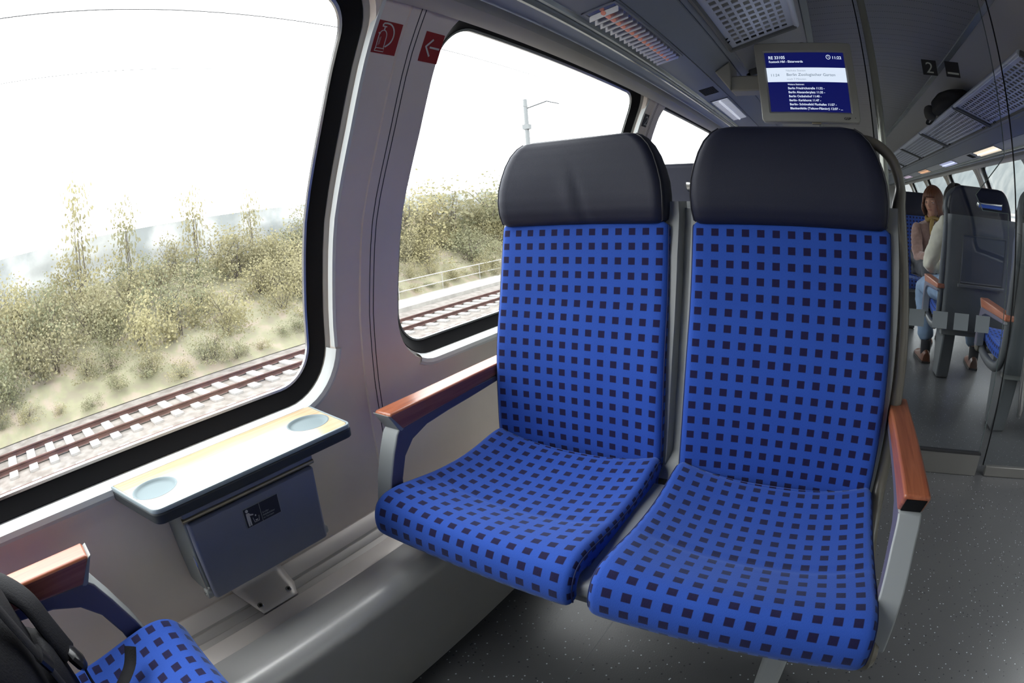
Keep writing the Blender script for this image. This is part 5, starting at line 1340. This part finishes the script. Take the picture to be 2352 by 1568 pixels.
# bushes and thin trees on the bank
def leaf_mat(name, cols):
    m, nt, p = newmat(name); N, L = nt.nodes, nt.links
    oi = N.new('ShaderNodeObjectInfo'); tc = N.new('ShaderNodeTexCoord'); n = N.new('ShaderNodeTexNoise'); n.inputs['Scale'].default_value = 2.2; n.inputs['Detail'].default_value = 3
    L.new(tc.outputs['Object'], n.inputs['Vector'])
    a = N.new('ShaderNodeMath'); a.operation = 'MULTIPLY_ADD'; a.inputs[1].default_value = 0.45; L.new(oi.outputs['Random'], a.inputs[0])
    b = N.new('ShaderNodeMath'); b.operation = 'MULTIPLY'; b.inputs[1].default_value = 0.62; L.new(n.outputs['Fac'], b.inputs[0]); L.new(b.outputs[0], a.inputs[2])
    cr = N.new('ShaderNodeValToRGB'); es = cr.color_ramp.elements
    es[0].position = 0.12; es[0].color = (*cols[0], 1); es[1].position = 0.95; es[1].color = (*cols[-1], 1)
    for i, c in enumerate(cols[1:-1]):
        e = es.new(0.12 + 0.83 * (i + 1) / (len(cols) - 1)); e.color = (*c, 1)
    L.new(a.outputs[0], cr.inputs[0]); L.new(cr.outputs[0], p.inputs['Base Color']); p.inputs['Roughness'].default_value = 0.8
    p.inputs['Specular IOR Level'].default_value = 0.2
    tl = N.new('ShaderNodeBsdfTranslucent'); L.new(cr.outputs[0], tl.inputs[0]); ms = N.new('ShaderNodeMixShader'); ms.inputs[0].default_value = 0.4
    out = nt.nodes['Material Output']; L.new(p.outputs[0], ms.inputs[1]); L.new(tl.outputs[0], ms.inputs[2]); L.new(ms.outputs[0], out.inputs[0])
    return m
M_leaf = leaf_mat('autumn leaves', [(0.15, 0.175, 0.125), (0.20, 0.205, 0.125), (0.255, 0.235, 0.145), (0.30, 0.275, 0.15), (0.235, 0.195, 0.155)])  # ramp kept pale and low in contrast, outdoor haze put into the colour
M_twig = mat('twigs', (0.09, 0.075, 0.06), 0.9)
def bush_mesh(seed, n, leaf, thin=False):
    rnd = random.Random(seed); me = bpy.data.meshes.new('foliage'); vs, fs = [], []
    cl = [(rnd.gauss(0, 0.42), rnd.gauss(0, 0.50), abs(rnd.gauss(0.5, 0.38)), rnd.uniform(0.16, 0.34)) for _ in range(26)]
    for i in range(n):
        if thin: c = (rnd.gauss(0, 0.16), rnd.gauss(0, 0.22), rnd.random() ** 0.8 * 1.1, 0.12)
        else: c = cl[rnd.randrange(len(cl))]
        p = Vector((c[0] + rnd.gauss(0, c[3]), c[1] + rnd.gauss(0, c[3]), max(0, c[2] + rnd.gauss(0, c[3] * 0.8))))
        s_ = leaf * rnd.uniform(0.6, 1.5); a = Vector((rnd.gauss(0, 1), rnd.gauss(0, 1), rnd.gauss(0, 1))).normalized(); b = a.orthogonal().normalized(); b = (b * cos(1.3) + a.cross(b) * sin(1.3)) * 0.7
        k = len(vs); vs += [p - a * s_, p - b * s_, p + a * s_, p + b * s_]; fs.append((k, k + 1, k + 2, k + 3))
    me.from_pydata(vs, [], fs); me.materials.append(M_leaf); return me
def stem_mesh(seed, thin):
    rnd = random.Random(seed); bm = BM()
    for k in range(3 if thin else 6):
        x, y = rnd.gauss(0, 0.05), rnd.gauss(0, 0.05); dx, dy = rnd.gauss(0, 0.1 if thin else 0.4), rnd.gauss(0, 0.12 if thin else 0.45); h = rnd.uniform(0.7, 1.15)
        tube(bm, [(x, y, -0.15), (x + dx * 0.5, y + dy * 0.4, h * 0.5), (x + dx, y + dy, h)], [0.022, 0.014, 0.006], 5)
    me = bpy.data.meshes.new('stems'); bm.to_mesh(me); bm.free(); me.materials.append(M_twig); return me
bushes = [(bush_mesh(i, 1500, 0.042), stem_mesh(i, False)) for i in range(4)]
thins = [(bush_mesh(20 + i, 420, 0.036, True), stem_mesh(20 + i, True)) for i in range(2)]
def plant(name, label, cat, group, meshes, x, y, z, sc):
    e = thing(name, label, cat, (x, y, z), group, rz=rb.uniform(0, 6))
    for nm, me in zip(('foliage', 'stems'), meshes):
        o = bpy.data.objects.new(nm, me); C.objects.link(o); o.parent = e
    e.scale = sc
    return e
def bank_z(x, y):
    fx = max(0, min(1, (y - 12) / 5)); xs = -18.35 - 2.3 * fx; t = max(0, min(1, (x - xs) / (-27.6 - xs))); return RT - 0.15 + 3.9 * (t ** 0.85)
for j in range(34):
    for i in range(5):
        y = -10 + 1.95 * j + rb.uniform(-0.9, 0.9); fx = max(0, min(1, (y - 12) / 5)); x = -19.6 - 2.2 * fx - (1.55 - 0.3 * fx) * i + rb.uniform(-0.6, 0.6)
        if y > 40 and i % 2: continue
        s_ = rb.uniform(0.75, 1.25) * (0.55 if i == 0 else 1.0)
        plant('shrub', 'autumn shrub among the bushes covering the trackside bank', 'shrub', 'autumn shrubs on the trackside bank', bushes[rb.randrange(4)], x, y, bank_z(x, y) - 0.05, (1.15 * s_, 1.3 * s_, 1.35 * s_))
for j in range(46):
    y = -9 + 1.25 * j; fx = max(0, min(1, (y - 12) / 5)); x = -18.85 - 2.2 * fx + rb.uniform(-0.35, 0.25); s_ = rb.uniform(0.28, 0.5)
    plant('shrub', 'low dry undergrowth at the foot of the trackside bank', 'shrub', 'low undergrowth beside the ballast', bushes[rb.randrange(4)], x, y, bank_z(x, y) - 0.05, (s_, s_ * 1.3, s_ * 0.9))
for (px_y, top, w, lab) in ((4.05, 4.1, 1.7, 'thin leafy sapling rising above the stone wall, leftmost in the large window'), (6.6, 2.9, 1.3, 'low sapling above the wall, second from the left'), (10.5, 2.9, 1.3, 'low sapling above the wall in the middle of the large window'), (14.0, 2.4, 1.1, 'small sapling above the wall at the right of the large window')):
    plant('sapling', lab, 'tree', 'saplings standing above the stone wall', thins[rb.randrange(2)], -26.3, px_y, -0.9, (w * 1.2, w * 1.2, (top + 0.9) / 1.15))
for (y, s_, lab) in ((25.0, 2.2, 'leafy tree in the second window, left of the headrest'), (29.5, 2.9, 'tallest leafy tree in the second window'), (34.5, 2.8, 'leafy tree in the second window beside the headrest'), (41.0, 3.2, 'far leafy tree beyond the near headrest')):
    plant('leafy_tree', lab, 'tree', 'trees behind the guard rail', bushes[rb.randrange(4)], -25.0, y, -0.9, (s_, s_ * 1.1, s_ * 0.95))
# wooded slope and pale wall on the other side
rows = []
for j in range(61):
    y = -60 + 4 * j
    rows.append([(7.5 + 1.0 * k + rb.uniform(-0.3, 0.3), y + rb.uniform(-0.6, 0.6), RT - 0.2 + (1.35 * k if k < 12 else 16.2) + rb.uniform(-0.35, 0.35)) for k in range(13)])
surf('wooded_slope', rows, M_wood_r)
bm = BM()
for (z0, z1) in ((-0.55, 0.10), (0.16, 0.24)): box(bm, 6.6, 6.8, -40, 120, z0, z1)
for k in range(20): box(bm, 6.62, 6.78, -10 + 5 * k, -9.8 + 5 * k, RT, 0.2)
tag(link('trackside_wall', bm, M_slp, None, smooth=False), None, None, None, 'structure')

# ------------------------------------------------------------------ raise everything so the carriage floor is z = 0
for o in list(S.objects):
    if o.parent is None and o is not co: o.location.z += ZO
